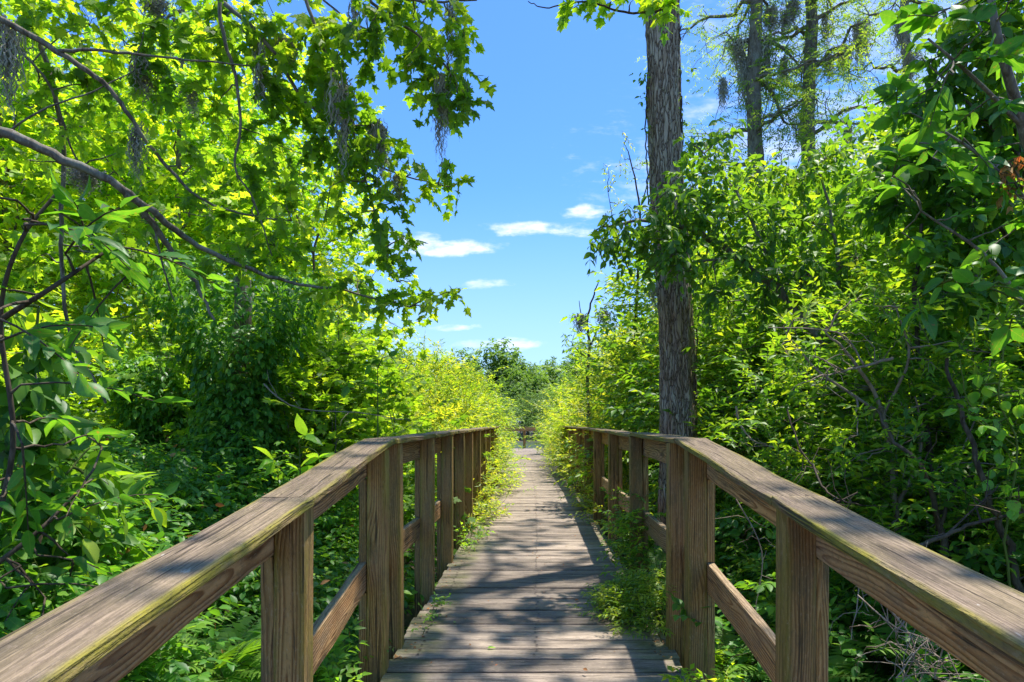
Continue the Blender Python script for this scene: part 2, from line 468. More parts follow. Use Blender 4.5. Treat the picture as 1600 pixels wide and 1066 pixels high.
def place_board(name, p0, p1, wd, th, mat, parent, up=(0, 0, 1), sag=0.0, seed=0, me=None, warp=0.0015):
    p0, p1 = Vector(p0), Vector(p1)
    d = p1 - p0
    L = d.length
    xx = d.normalized()
    zz = Vector(up)
    yy = zz.cross(xx).normalized()
    zz = xx.cross(yy)
    me = me or board_mesh(name, L, wd, th, mat, sag=sag, seed=seed, warp=warp)
    o = bpy.data.objects.new(name, me)
    R = Matrix((xx, yy, zz)).transposed().to_4x4()
    mw = Matrix.Translation((p0 + p1) / 2 - Vector(parent.location)) @ R
    o.matrix_basis = mw
    o.parent = parent
    COL.objects.link(o)
    return o


def tube(pts, rad, n=6, V=None, Fq=None, cap=True):
    """swept round tube; returns (verts, quads) appended to lists of arrays"""
    pts = np.asarray(pts, float)
    m = len(pts)
    rad = np.broadcast_to(np.asarray(rad, float), (m,))
    tg = np.gradient(pts, axis=0)
    tg = nrm(tg)
    ref = np.array([0.0, 0, 1.0]) if abs(tg[:, 2]).mean() < 0.8 else np.array([1.0, 0, 0])
    a = nrm(np.cross(tg, ref))
    b = np.cross(tg, a)
    th = np.linspace(0, 2 * np.pi, n, endpoint=False)
    P = pts[:, None] + rad[:, None, None] * (np.cos(th)[None, :, None] * a[:, None] + np.sin(th)[None, :, None] * b[:, None])
    P = P.reshape(-1, 3)
    i = np.arange(m - 1)[:, None] * n
    k = np.arange(n)[None]
    q = np.stack([i + k, i + (k + 1) % n, i + n + (k + 1) % n, i + n + k], -1).reshape(-1, 4)
    return P, q


class TubeBuf:
    def __init__(self):
        self.V, self.Q, self.n = [], [], 0

    def add(self, pts, rad, n=5):
        P, q = tube(pts, rad, n)
        self.V.append(P)
        self.Q.append(q + self.n)
        self.n += len(P)

    def build(self, name, mat, parent=None, loc=None):
        if not self.V: return None
        V = np.concatenate(self.V)
        if parent is not None and loc is None and parent.get('_local'):
            pass
        me = mesh_from(name, V, tri=np.concatenate(self.Q), mat=mat, smooth=True)
        return obj(name, me, parent, loc)


def curve(p0, p1, bend=0.15, n=8, wig=0.02, rg=rng, mid=None):
    p0, p1 = np.asarray(p0, float), np.asarray(p1, float)
    L = np.linalg.norm(p1 - p0)
    if mid is None:
        mid = (p0 + p1) / 2 + rg.normal(0, bend * L * 0.6, 3) + np.array([0, 0, bend * L * 0.5])
    t = np.linspace(0, 1, n)[:, None]
    P = (1 - t) ** 2 * p0 + 2 * t * (1 - t) * mid + t ** 2 * p1
    if wig:
        j = rg.normal(0, wig * L, P.shape)
        j[0] = j[-1] = 0
        P = P + j
    return P


def smooth_path(pts, k=4):
    """Catmull-Rom through points"""
    P = np.asarray(pts, float)
    P = np.vstack([2 * P[0] - P[1], P, 2 * P[-1] - P[-2]])
    out = []
    for i in range(1, len(P) - 2):
        for u in np.linspace(0, 1, k, endpoint=False):
            a, b, c, d = P[i - 1], P[i], P[i + 1], P[i + 2]
            out.append(0.5 * ((2 * b) + (-a + c) * u + (2 * a - 5 * b + 4 * c - d) * u * u + (-a + 3 * b - 3 * c + d) * u ** 3))
    out.append(P[-2])
    return np.array(out)


# leaf templates: verts (along, across, up), triangles
def T_simple(wd=0.42, fold=0.10, curl=0.14):
    V = np.array([(0, 0, 0), (0.40, wd / 2, fold), (0.40, -wd / 2, fold), (1, 0, -curl), (0.42, 0, 0)], float)
    T = np.array([(0, 4, 1), (0, 2, 4), (4, 3, 1), (4, 2, 3)])
    return V, T


def T_lance(wd=0.2):
    V = np.array([(0, 0, 0), (0.45, wd / 2, 0.03), (0.45, -wd / 2, 0.03), (1, 0, -0.12)], float)
    return V, np.array([(0, 2, 1), (1, 2, 3)])


def T_ovate(wd=0.5, fold=0.07, curl=0.16, point=1.0):
    xs = np.array([0, .12, .30, .5, .7, .86, 1.0])
    hw = np.array([.03, .55, .95, 1.0, .72, .34, 0]) * wd / 2
    V, T = [], []
    for x, h in zip(xs, hw):
        z = -curl * x * x
        V += [(x, 0, z), (x, h, z + fold * h / (wd / 2)), (x, -h, z + fold * h / (wd / 2))]
    for i in range(len(xs) - 1):
        a, b = i * 3, i * 3 + 3
        T += [(a, b, b + 1), (a, b + 1, a + 1), (a, a + 2, b + 2), (a, b + 2, b)]
    return np.array(V, float), np.array(T)


def T_maple(hi=True):
    if hi:
        h = [(0.03, .09), (-.06, .34), (.13, .27), (.22, .38), (.44, .55), (.45, .33), (.52, .19), (.68, .24), (.74, .13)]
    else:
        h = [(-.05, .33), (.18, .22), (.43, .52), (.52, .18)]
    out = [(0, 0)] + h + [(1, 0)] + [(a, -b) for a, b in reversed(h)]
    V = [(.32, 0)] + out
    V = np.array([(a, b, -.16 * (a - .3) ** 2 - .28 * b * b) for a, b in V])
    n = len(out)
    T = np.array([(0, 1 + (i + 1) % n, 1 + i) for i in range(n)])
    return V, T


TM, TML, TS, TL, TO = T_maple(True), T_maple(False), T_simple(), T_lance(), T_ovate()
TNARROW = T_simple(0.30, 0.06, 0.1)


class LeafBuf:
    def __init__(self):
        self.V, self.T, self.A, self.n = [], [], [], 0

    def put(self, tmpl, P, D, N, Sz, var):
        tv, tt = tmpl
        P, D, N = np.asarray(P, float), nrm(np.asarray(D, float)), np.asarray(N, float)
        N = nrm(N - (N * D).sum(-1, keepdims=True) * D)
        B = np.cross(N, D)
        Sz = np.broadcast_to(np.asarray(Sz, float), (len(P),))
        V = P[:, None] + Sz[:, None, None] * (tv[None, :, 0:1] * D[:, None] + tv[None, :, 1:2] * B[:, None] + tv[None, :, 2:3] * N[:, None])
        k = len(tv)
        T = tt[None] + (np.arange(len(P)) * k)[:, None, None] + self.n
        self.V.append(V.reshape(-1, 3))
        self.T.append(T.reshape(-1, 3))
        self.A.append(np.repeat(np.broadcast_to(np.asarray(var, float), (len(P),)), k))
        self.n += len(P) * k

    def sprays(self, tmpl, O, A, L, n, size, rg, ang=0.9, droop=0.3, upb=0.8, jit=0.35, var=None, opp=True, tb=None, trad=0.0022, vspread=0.22, start=0.15):
        """leafy twigs: O origins, A directions, L lengths, n leaves each"""
        O, A = np.asarray(O, float), nrm(np.asarray(A, float))
        M = len(O)
        if M == 0: return
        L = np.broadcast_to(np.asarray(L, float), (M,)) * rg.uniform(0.7, 1.25, M)
        upv = np.array([0, 0, 1.0])
        side = nrm(np.cross(A, upv + rg.normal(0, 0.25, (M, 3))))
        nn = nrm(np.cross(side, A))
        nn *= np.sign(nn[:, 2:3] + 1e-6)
        if opp:
            t = np.repeat(np.linspace(start, 1, max(1, n // 2)), 2)[:n]
        else:
            t = np.linspace(start, 1, n)
        n = len(t)
        sg = np.where(np.arange(n) % 2 == 0, 1.0, -1.0)
        dz = droop * t ** 2
        P = O[:, None] + A[:, None] * (L[:, None] * t[None])[..., None]
        P[..., 2] -= L[:, None] * dz[None]
        Ad = A[:, None] + np.stack([np.zeros(n), np.zeros(n), -2 * droop * t], -1)[None]
        last = t > 0.97
        a = np.where(last, ang * 0.45, ang)[None, :, None] * np.ones((M, 1, 1))
        D = Ad * np.cos(a) + side[:, None] * (sg[None, :, None] * np.sin(a)) + rg.normal(0, jit * 0.6, (M, n, 3))
        N = upb * upv + (1 - upb) * nn[:, None] + rg.normal(0, jit, (M, n, 3))
        D[..., 2] -= 0.15
        s = size * rg.uniform(0.65, 1.2, (M, n))
        if var is None: var = rg.uniform(0, 1, M)
        var = np.broadcast_to(np.asarray(var, float), (M,))
        vv = np.clip(var[:, None] + rg.normal(0, vspread, (M, n)), 0, 1)
        self.put(tmpl, P.reshape(-1, 3), D.reshape(-1, 3), N.reshape(-1, 3), s.ravel(), vv.ravel())
        if tb is not None:
            k = 3
            tt = np.linspace(0, 1, k)
            Q = O[:, None] + A[:, None] * (L[:, None] * tt[None])[..., None]
            Q[..., 2] -= L[:, None] * (droop * tt ** 2)[None]
            for q in Q:
                tb.add(q, [trad, trad * .7, trad * .4], 3)

    def build(self, name, mat, parent=None, loc=None):
        V = np.concatenate(self.V)
        me = mesh_from(name, V, tri=np.concatenate(self.T), mat=mat, attrs={'var': np.concatenate(self.A)})
        return obj(name, me, parent, loc)


def rdir(rg, n, zlo=-1.0, zhi=1.0):
    z = rg.uniform(zlo, zhi, n)
    a = rg.uniform(0, 2 * np.pi, n)
    r = np.sqrt(np.maximum(0, 1 - z * z))
    return np.stack([r * np.cos(a), r * np.sin(a), z], -1)


# ------------------------------------------------------------------ the ground
def ground_h(x, y):
    return -0.62 + 0.05 * np.sin(x * 1.3 + 2) * np.cos(y * 0.9) + 0.03 * np.sin(x * 4.1) * np.sin(y * 3.7)


gm, t = new_mat('swamp_soil')
tc = t.n('ShaderNodeTexCoord').outputs['Object']
c = t.mix(t.step(t.noise(tc, 2.4, 8, 0.65), 0.35, 0.65), (0.030, 0.024, 0.016), (0.085, 0.062, 0.040))
c = t.mix(t.m('MULTIPLY', t.step(t.noise(tc, 0.7, 5), 0.5, 0.7), 0.7), c, (0.045, 0.065, 0.018))
c = t.mix(t.step(t.noise(tc, 30, 3), 0.60, 0.72), c, (0.15, 0.10, 0.06))
bp = t.n('ShaderNodeBump', ins={'Strength': 0.8, 'Distance': 0.03, 'Height': t.noise(tc, 9, 6)})
pb = t.n('ShaderNodeBsdfPrincipled', ins={'Base Color': c, 'Roughness': 0.95, 'Normal': bp.outputs[0]})
t.n('ShaderNodeOutputMaterial', ins={'Surface': pb.outputs[0]})
gx = np.concatenate([[-900, -300, -100, -50], np.linspace(-24, 24, 97), [50, 100, 300, 900]])
gy = np.concatenate([[-60, -20, -8], np.linspace(-2, 34, 73), [36, 50, 90, 200, 500, 1500]])
GX, GY = np.meshgrid(gx, gy)
GZ = ground_h(GX, GY)
GZ = np.where((GY > 34.5) & (GY < 70), -1.1, np.where(GY >= 70, -0.3, GZ))
V = np.stack([GX, GY, GZ], -1).reshape(-1, 3)
nx, ny = len(gx), len(gy)
i, j = np.meshgrid(np.arange(nx - 1), np.arange(ny - 1))
q = (j * nx + i)
Q = np.stack([q, q + 1, q + nx + 1, q + nx], -1).reshape(-1, 4)
tag(obj('ground', mesh_from('ground', V, tri=Q, mat=gm, smooth=True)), 'dark swamp soil under the boardwalk and shrubs', kind='structure')

wm, t = new_mat('pond_water')
tc = t.n('ShaderNodeTexCoord').outputs['Object']
bp = t.n('ShaderNodeBump', ins={'Strength': 0.25, 'Distance': 0.03, 'Height': t.noise(t.mapped(tc, (1, 3, 1)), 3, 3)})
pb = t.n('ShaderNodeBsdfPrincipled', ins={'Base Color': (0.055, 0.070, 0.03, 1), 'Roughness': 0.35, 'Specular IOR Level': 0.25, 'Normal': bp.outputs[0]})
t.n('ShaderNodeOutputMaterial', ins={'Surface': pb.outputs[0]})
V = [(-60, 34.0, -0.75), (60, 34.0, -0.75), (60, 78, -0.75), (-60, 78, -0.75)]
tag(obj('water', mesh_from('water', V, [(0, 1, 2, 3)], wm)), 'still pond water beyond the end railing', kind='structure')

# ------------------------------------------------------------------ the boardwalk
def path_x(Y):
    return 0.0 if Y < 11 else -0.027 * (Y - 11)


def deck_z(Y):
    return 0.0 if Y >= 3.42 else -0.1 * (3.42 - Y)


deck = empty('boardwalk', (0, 3.42, 0), 'level timber boardwalk of weathered grey cross planks running through the swamp', kind='structure')
ramp = empty('boardwalk_ramp', (0, 3.42, 0), 'short sloping timber ramp of grey planks leading up to the level boardwalk', kind='structure')
PW, PP = 0.1310, 0.1455
plank_meshes = [board_mesh('plank', 1.44, PW, 0.036, W_DECK, seg=6, warp=0.0013, sag=0.002, seed=s, ch=0.005) for s in range(8)]
yy_ = 3.42 + PP / 2
while yy_ < 31.0:
    cx = path_x(yy_)
    e = rng.normal(0, 0.009, 2)
    dz = rng.normal(0, 0.0018) - 0.018
    sk = rng.normal(0, 0.0012)
    place_board('plank', (cx - 0.72 + e[0], yy_ - sk, dz + rng.normal(0, .001)), (cx + 0.72 + e[0], yy_ + sk, dz + rng.normal(0, .001)), PW, 0.036, W_DECK, deck,
                me=plank_meshes[rng.integers(8)])
    yy_ += PP
V, Fc = [], []
for k in range(90):
    for dx in (-.61, .0, .62):
        for dy in (-.038, .04):
            yq = 3.42 + PP / 2 + k * PP + dy + rng.normal(0, .005)
            xq = path_x(yq) + dx + rng.normal(0, .008)
            b0 = len(V)
            V += [(xq + .008 * math.cos(a), yq - 3.42 + .008 * math.sin(a), .0052) for a in range(6)]
            Fc.append(tuple(range(b0, b0 + 6)))
tag(obj('nail_heads', mesh_from('nail_heads', V, Fc, M_NAIL), deck), kind='stuff')
for k in range(9):                                   # end platform, boards beyond the path edge
    Y = 29.9 + k * PP
    for sx in (-1, 1):
        cx = path_x(30) + sx * 1.46
        place_board('plank', (cx - 0.72, Y, -0.018), (cx + 0.72, Y, -0.018), PW, 0.036, W_DECK, deck, me=plank_meshes[k % 8])
Y = 3.42 - PP / 2 - 0.004
while Y > -0.6:
    place_board('plank', (-0.72 + rng.normal(0, .006), Y, deck_z(Y) - 0.018), (0.72, Y, deck_z(Y) - 0.018), PW, 0.036, W_DECK, ramp, up=(0, -0.1, 1), me=plank_meshes[rng.integers(8)])
    Y -= PP
for sx in (-0.62, 0.0, 0.62):
    place_board('joist', (sx, 3.44, -0.13), (sx, 11, -0.13), 0.04, 0.185, W_RAIL, deck, seed=3)
    place_board('joist', (sx, 11, -0.13), (sx + path_x(31), 30.9, -0.13), 0.04, 0.185, W_RAIL, deck, seed=4)
    place_board('joist', (sx, -0.6, deck_z(-0.6) - 0.13), (sx, 3.41, -0.13), 0.04, 0.185, W_RAIL, ramp, up=(0, -0.1, 1), seed=5)

CAPH, CAPT, CAPW = 1.10, 0.027, 0.160
RB = 0.036


def railing(name, loc, label, posts, capjoints, side, xin, zf, lean=0.0, group='timber railings along the boardwalk', lower=True, seed=0, inset=0.0):
    """posts: list of Y; xin(Y): |inner x| of the posts (signed by side); zf(Y): deck height"""
    root = empty(name, loc, label, 'railing', group)
    rg = np.random.default_rng(seed)
    s = side
    slope = (zf(posts[0] + 0.1) - zf(posts[0])) / 0.1
    upv = (0, -slope, 1)
    bev = dict(up=(0, 1, 0))
    for k, Y in enumerate(posts):
        z0 = zf(Y)
        xc = s * (xin(Y) + inset + 0.0445)
        top = z0 + CAPH - CAPT - 0.002 - abs(slope) * 0.05
        j = rg.normal(0, 0.002, 2)
        # corner post (4x4) and the packing piece behind it
        place_board('post', (xc + j[0], Y + 0.0445, -0.7), (xc + j[1], Y + 0.0445 + rg.normal(0, .003), top), 0.089, 0.089, W_POST, root, up=(0, 1, 0), seed=seed * 50 + k, warp=0.0012)
        xb = s * (xin(Y) + inset + 0.089 + 0.0205)
        zt, zl = z0 + CAPH - CAPT - 0.145, z0 + 0.53
        place_board('post_packing', (xb, Y + 0.047, -0.7), (xb, Y + 0.047, zl - 0.145), 0.038, 0.085, W_POST, root, up=(0, 1, 0), seed=seed * 50 + k + 20, me=None)
        place_board('post_packing', (xb, Y + 0.047, zl + 0.003), (xb, Y + 0.047, zt - 0.003), 0.038, 0.085, W_POST, root, up=(0, 1, 0), seed=seed * 50 + k + 21)
    for k in range(len(capjoints) - 1):
        a, b = capjoints[k] + 0.002, capjoints[k + 1] - 0.002
        ca = lambda Y: s * (xin(Y) + CAPW / 2 - 0.006)
        dzj = rg.normal(0, 0.0016)
        place_board('cap_board', (ca(a), a, zf(a) + CAPH - CAPT / 2 + dzj), (ca(b), b, zf(b) + CAPH - CAPT / 2 + dzj), CAPW, CAPT, W_CAP, root, up=upv, seed=seed * 9 + k, warp=0.003)
        xr = lambda Y: s * (xin(Y) + inset + 0.089 + 0.0015 + RB / 2)
        for zt in ((CAPH - CAPT - 0.001 - 0.07,) + ((0.53 - 0.07,) if lower else ())):
            place_board('rail_board', (xr(a), a, zf(a) + zt), (xr(b), b, zf(b) + zt), 0.14, RB, W_RAIL, root, up=(s, 0, 0), seed=seed * 11 + k + int(zt * 10), warp=0.002)
    # nail heads, two over every post
    V, Fc = [], []
    for Y in posts:
        for dx in (0.035, 0.105):
            for dy in (0.02, 0.065):
                x0, y0 = s * (xin(Y) + dx), Y + dy + rg.normal(0, .004)
                z = zf(y0) + CAPH + 0.0012
                b0 = len(V)
                for q in range(6):
                    V.append((x0 + 0.0042 * math.cos(q), y0 + 0.0042 * math.sin(q), z))
                Fc.append(tuple(range(b0, b0 + 6)))
    o = obj('nail_heads', mesh_from('nail_heads', np.array(V) - np.array(loc), Fc, M_NAIL), root)
    tag(o, kind='stuff')
    return root


lx = lambda Y: 0.706 - 0.0284 * (3.42 - Y)
rx = lambda Y: 0.699 + 0.002 * (3.42 - Y)
railing('railing', (-0.7, 2.0, -0.14), 'sloping timber railing at the near left with wide mossy green cap edge',
        [0.45, 2.0, 3.24], [-0.4, 0.5, 2.02, 3.42], -1, lx, deck_z, seed=1, inset=0.017)
railing('railing', (0.7, 2.0, -0.14), 'sloping timber railing at the near right with a joint in its cap over the post',
        [0.45, 1.98, 3.24], [-0.4, 0.45, 2.02, 3.42], 1, rx, deck_z, seed=2, inset=0.022)
lev = lambda Y: 0.0
railing('railing', (-0.7, 8.0, 0), 'level timber railing left of the planks running on to the yellow green bushes',
        [3.55, 4.67, 5.72, 6.62, 7.55, 8.6, 9.5, 10.4, 11.4, 12.6], [3.424, 4.72, 6.67, 8.65, 10.45, 12.9], -1, lambda Y: 0.705 + 0.0, lev, seed=3)
railing('railing', (0.7, 9.0, 0), 'level timber railing right of the planks passing the tall cypress trunk',
        [3.55, 4.99, 6.50, 8.20, 9.8, 11.5, 13.3, 15.6], [3.424, 5.035, 8.245, 11.545, 15.645, 16.1], 1, lambda Y: 0.692 + path_x(Y), lev, seed=4)
# the railing across the far end
fr = empty('railing', (-0.52, 31.0, 0), 'far timber railing across the end of the boardwalk in front of the water', 'railing', 'timber railings along the boardwalk')
for x in (-3.0, -1.75, -0.54, 0.75, 1.9):
    place_board('post', (x, 31.08, -0.8), (x, 31.08, 0.93), 0.12, 0.1, W_POST, fr, up=(0, 1, 0), seed=int(x * 7) % 9)
place_board('cap_board', (-3.2, 31.08, 0.95), (2.1, 31.08, 0.95), 0.17, 0.04, W_CAP, fr, seed=5)
place_board('rail_board', (-3.2, 31.0, 0.855), (2.1, 31.0, 0.855), 0.14, 0.038, W_RAIL, fr, up=(0, -1, 0), seed=6)

# ------------------------------------------------------------------ plant generators
def plant_root(name, loc, label, cat, group=None):
    return empty(name, tuple(float(v) for v in loc), label, cat, group)


def make_bush(name, label, cat, R, H, z0, n_stem, n_clump, spr, lpf, tmpl, size, Ls, mat, stemmat, seed, droop=0.25, upb=0.7, group=None, clr=0.42, srad=0.014, twigs=True, opp=True, low=0.12, tones=(0.1, 0.8), ang=0.85):
    """multi-stemmed shrub at the origin: stems > leafy clumps; part names stem and foliage"""
    rg = np.random.default_rng(seed)
    root = plant_root(name, (0, 0, 0), label, cat, group)
    tb, lb = TubeBuf(), LeafBuf()
    # clumps fill an uneven dome
    C = []
    while len(C) < n_clump:
        d = rdir(rg, 1, -0.35, 1.0)[0]
        r = rg.uniform(0.30, 1.0) ** 0.6
        lump = 1 + 0.22 * math.sin(3 * math.atan2(d[1], d[0]) + seed) + 0.12 * math.sin(7 * d[2] + seed)
        p = np.array([d[0] * R * r * lump, d[1] * R * r * lump, z0 + (H - z0) * (0.42 + 0.55 * d[2] * r * lump)])
        if p[2] < low: continue
        C.append(p)
    C = np.array(C)
    stems = []
    for k in range(n_stem):
        c = C[k % len(C)]
        a = rg.uniform(0, 6.28)
        b0 = np.array([0.12 * R * math.cos(a), 0.12 * R * math.sin(a), 0.0])
        mid = np.array([c[0] * 0.35, c[1] * 0.35, c[2] * 0.62])
        P = curve(b0, c, n=7, wig=0.012, rg=rg, mid=mid)
        tb.add(P, np.linspace(srad, srad * .3, 7), 5)
        stems.append(P)
    SP = np.concatenate([s[2:] for s in stems])
    for c in C[n_stem:]:
        kk = np.argmin(np.linalg.norm(SP - c, axis=1) + np.maximum(0, SP[:, 2] - c[2]))
        tb.add(curve(SP[kk], c, 0.1, 5, 0.02, rg), np.linspace(srad * .45, srad * .2, 5), 4)
    for c in C:
        O = c + rg.normal(0, clr * 0.42, (spr, 3))
        out = nrm(np.array([c[0], c[1], (c[2] - z0 - 0.3 * (H - z0)) * 0.9]))
        A = nrm(rdir(rg, spr, -0.4, 1.0) * 0.9 + out * 0.7 + (O - c) / clr * 0.6)
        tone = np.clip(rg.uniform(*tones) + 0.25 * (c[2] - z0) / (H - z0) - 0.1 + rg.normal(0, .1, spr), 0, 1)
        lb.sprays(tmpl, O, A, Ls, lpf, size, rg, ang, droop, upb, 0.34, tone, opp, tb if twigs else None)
    tag(tb.build('stems', stemmat, root), kind='stuff')
    lb.build('foliage', mat, root)
    return root


def make_tree(name, label, cat, H, trunk_r, cz, cr, ch, n_limb, n_clump, spr, lpf, tmpl, size, Ls, mat, barkm, seed, droop=0.3, group=None, clr=0.5, upb=0.7, lean=(0, 0), twigs=False, tones=(0.1, 0.7), opp=True, drop=0.0):
    """tree at the origin: trunk > limb meshes, crown of leafy clumps round the limb ends"""
    rg = np.random.default_rng(seed)
    root = plant_root(name, (0, 0, 0), label, cat, group)
    tb, tr, lb = TubeBuf(), TubeBuf(), LeafBuf()
    n = 14
    tt = np.linspace(0, 1, n)
    T = np.stack([lean[0] * tt ** 1.4 + 0.06 * np.sin(tt * 7 + seed), lean[1] * tt ** 1.4 + 0.05 * np.sin(tt * 6 + 2 * seed), tt * H * 0.93], -1)
    rr = trunk_r * (1 - 0.85 * tt) + trunk_r * 0.5 * np.exp(-tt * 22)
    tr.add(T, rr, 9)
    C = []
    while len(C) < n_clump:
        d = rdir(rg, 1, -0.9, 1.0)[0]
        r = rg.uniform(0.15, 1.0) ** 0.5
        lump = 1 + 0.25 * math.sin(2.0 * math.atan2(d[1], d[0]) * 1.5 + seed * 1.7) + 0.15 * math.sin(6 * d[2] + seed)
        C.append(np.array([d[0] * cr * r * lump + lean[0] * .8, d[1] * cr * r * lump + lean[1] * .8, cz + d[2] * ch * r * lump]))
    C = np.array(C)
    limbs = []
    for k in range(n_limb):
        c = C[k]
        h = np.clip(c[2] - rg.uniform(0.3, 1.0) * cr * 0.7, H * 0.2, H * 0.88)
        b0 = np.array([np.interp(h, T[:, 2], T[:, 0]), np.interp(h, T[:, 2], T[:, 1]), h])
        P = curve(b0, c, 0.16, 8, 0.018, rg)
        r0 = np.interp(h, T[:, 2], rr) * 0.5
        tb.add(P, np.linspace(r0, r0 * .25, 8), 6)
        limbs.append(P)
    SP = np.concatenate([s[2:] for s in limbs])
    for c in C[n_limb:]:
        kk = np.argmin(np.linalg.norm(SP - c, axis=1))
        tb.add(curve(SP[kk], c, 0.12, 5, 0.02, rg), np.linspace(trunk_r * .11, trunk_r * .04, 5), 4)
    for c in C:
        O = c + rg.normal(0, clr * 0.45, (spr, 3)) * np.array([1, 1, 0.7])
        A = nrm(rdir(rg, spr, -0.5, 0.8) + (O - c) / clr * 0.8 - np.array([0, 0, drop]))
        tone = np.clip(rg.uniform(*tones) + rg.normal(0, .1, spr), 0, 1)
        lb.sprays(tmpl, O, A, Ls, lpf, size, rg, 0.85, droop, upb, 0.4, tone, opp, tb if twigs else None)
    tr.build('trunk', barkm, root)
    tb.build('limbs', barkm, root)
    lb.build('crown', mat, root)
    return root


def put(o, x, y, rz=0.0, s=1.0, label=None, first=False, group=None, z=None, sz=None):
    """the first call uses the prototype itself, later ones a copy with copies of its parts"""
    c = o if first else copy_tree(o)
    c.location = (x, y, float(ground_h(x, y)) if z is None else z)
    c.rotation_euler = (0, 0, rz)
    c.scale = (s, s, s * (sz or 1))
    if label: c['label'] = label
    if group: c['group'] = group
    return c


# ------------------------------------------------------------------ the tall cypress trunk beside the right railing
def vnoise(u, v, nu, nv, rg):
    """periodic in u; value noise on a nu x nv grid; u, v in 0..1"""
    G = rg.uniform(-1, 1, (nv + 2, nu))
    a, b = u * nu, v * nv
    i, j = np.floor(a).astype(int), np.floor(b).astype(int)
    fa, fb = a - i, b - j
    fa, fb = fa * fa * (3 - 2 * fa), fb * fb * (3 - 2 * fb)
    g = lambda jj, ii: G[np.clip(jj, 0, nv + 1), ii % nu]
    return (g(j, i) * (1 - fa) + g(j, i + 1) * fa) * (1 - fb) + (g(j + 1, i) * (1 - fa) + g(j + 1, i + 1) * fa) * fb


def bark_trunk(name, P, R, mat, parent, nth=96, nz=240, amp=0.012, seed=0, plates=30, flute=0.0):
    rg = np.random.default_rng(seed)
    P, R = np.asarray(P, float), np.asarray(R, float)
    s = np.linspace(0, 1, nz)
    ps = np.linspace(0, 1, len(P))
    C = np.stack([np.interp(s, ps, P[:, k]) for k in range(3)], -1)
    rad = np.interp(s, ps, R)
    L = np.linalg.norm(np.diff(C, axis=0), axis=1).sum()
    th = np.linspace(0, 1, nth, endpoint=False)
    U, Vv = np.meshgrid(th, s)
    Uw = U + 0.015 * vnoise(U, Vv, 5, max(2, int(L * 1.2)), rg)
    d = vnoise(Uw, Vv, plates, max(3, int(L * 2.2)), rg)
    d = np.sign(d) * np.abs(d) ** 0.6
    d += 0.55 * vnoise(Uw, Vv, plates * 2 + 3, max(3, int(L * 7)), rg)
    d += 0.35 * vnoise(U, Vv, 90, max(3, int(L * 22)), rg)
    d = d * amp + flute * np.sin(U * 2 * np.pi * 5 + 1.0) * np.exp(-Vv * 9)
    rr = rad[:, None] + d
    V = np.stack([C[:, 0:1] + rr * np.cos(2 * np.pi * U), C[:, 1:2] + rr * np.sin(2 * np.pi * U), np.repeat(C[:, 2:3], nth, 1)], -1).reshape(-1, 3)
    i = np.arange(nz - 1)[:, None] * nth
    k = np.arange(nth)[None]
    q = np.stack([i + k, i + (k + 1) % nth, i + nth + (k + 1) % nth, i + nth + k], -1).reshape(-1, 4)
    return obj(name, mesh_from(name, V, tri=q, mat=mat, smooth=True), parent)


tx0, tx1 = at(1061, 675, 6.1), at(1036, 30, 6.1)
cyp = plant_root('cypress_tree', (tx0[0], 6.1, -0.62), 'tall straight bare cypress trunk rising right behind the right railing against the sky', 'tree')
zz = lambda p: p[2] + 0.62
Pt = [(0.015, 0, 0), (0.0, 0, 0.9), (0, 0, zz(tx0)), (at(1057, 480, 6.1)[0] - tx0[0], 0, zz(at(0, 480, 6.1))), (at(1040, 280, 6.1)[0] - tx0[0], 0, zz(at(0, 280, 6.1))),
      (tx1[0] - tx0[0], 0, zz(tx1)), (tx1[0] - tx0[0] - 0.05, 0.05, 8), (-0.3, 0.1, 13)]
dd = np.array(Pt)
ss = np.concatenate([[0], np.cumsum(np.linalg.norm(np.diff(dd, axis=0), axis=1))])
su = np.linspace(0, ss[-1], 16)
dd2 = np.stack([np.interp(su, ss, dd[:, k]) for k in range(3)], -1)
rad_ = np.interp(su, ss, [0.27, 0.185, 0.158, 0.150, 0.146, 0.142, 0.12, 0.06])
bark_trunk('trunk', dd2, rad_, M_CYPBARK, cyp, 130, 460, 0.0135, 3, 22, 0.02)
tb, lb = TubeBuf(), LeafBuf()
rg = np.random.default_rng(5)
for k in range(16):
    h = rg.uniform(8.2, 13.2)
    a = rg.uniform(0, 6.28)
    L = (14.5 - h) * 0.42
    e = np.array([L * math.cos(a), L * math.sin(a), h + rg.uniform(-.2, .7)])
    P = curve((-0.15, 0.05, h), e, 0.1, 7, 0.02, rg)
    tb.add(P, np.linspace(0.035, 0.008, 7), 5)
    for q in P[2:]:
        O = q + rg.normal(0, .25, (9, 3))
        lb.sprays(TNARROW, O, rdir(rg, 9, -.6, .3), 0.35, 12, 0.06, rg, 1.0, 0.4, 0.6, 0.4)
tb.build('limbs', M_CYPBARK, cyp)
lb.build('crown', M_CYP, cyp)

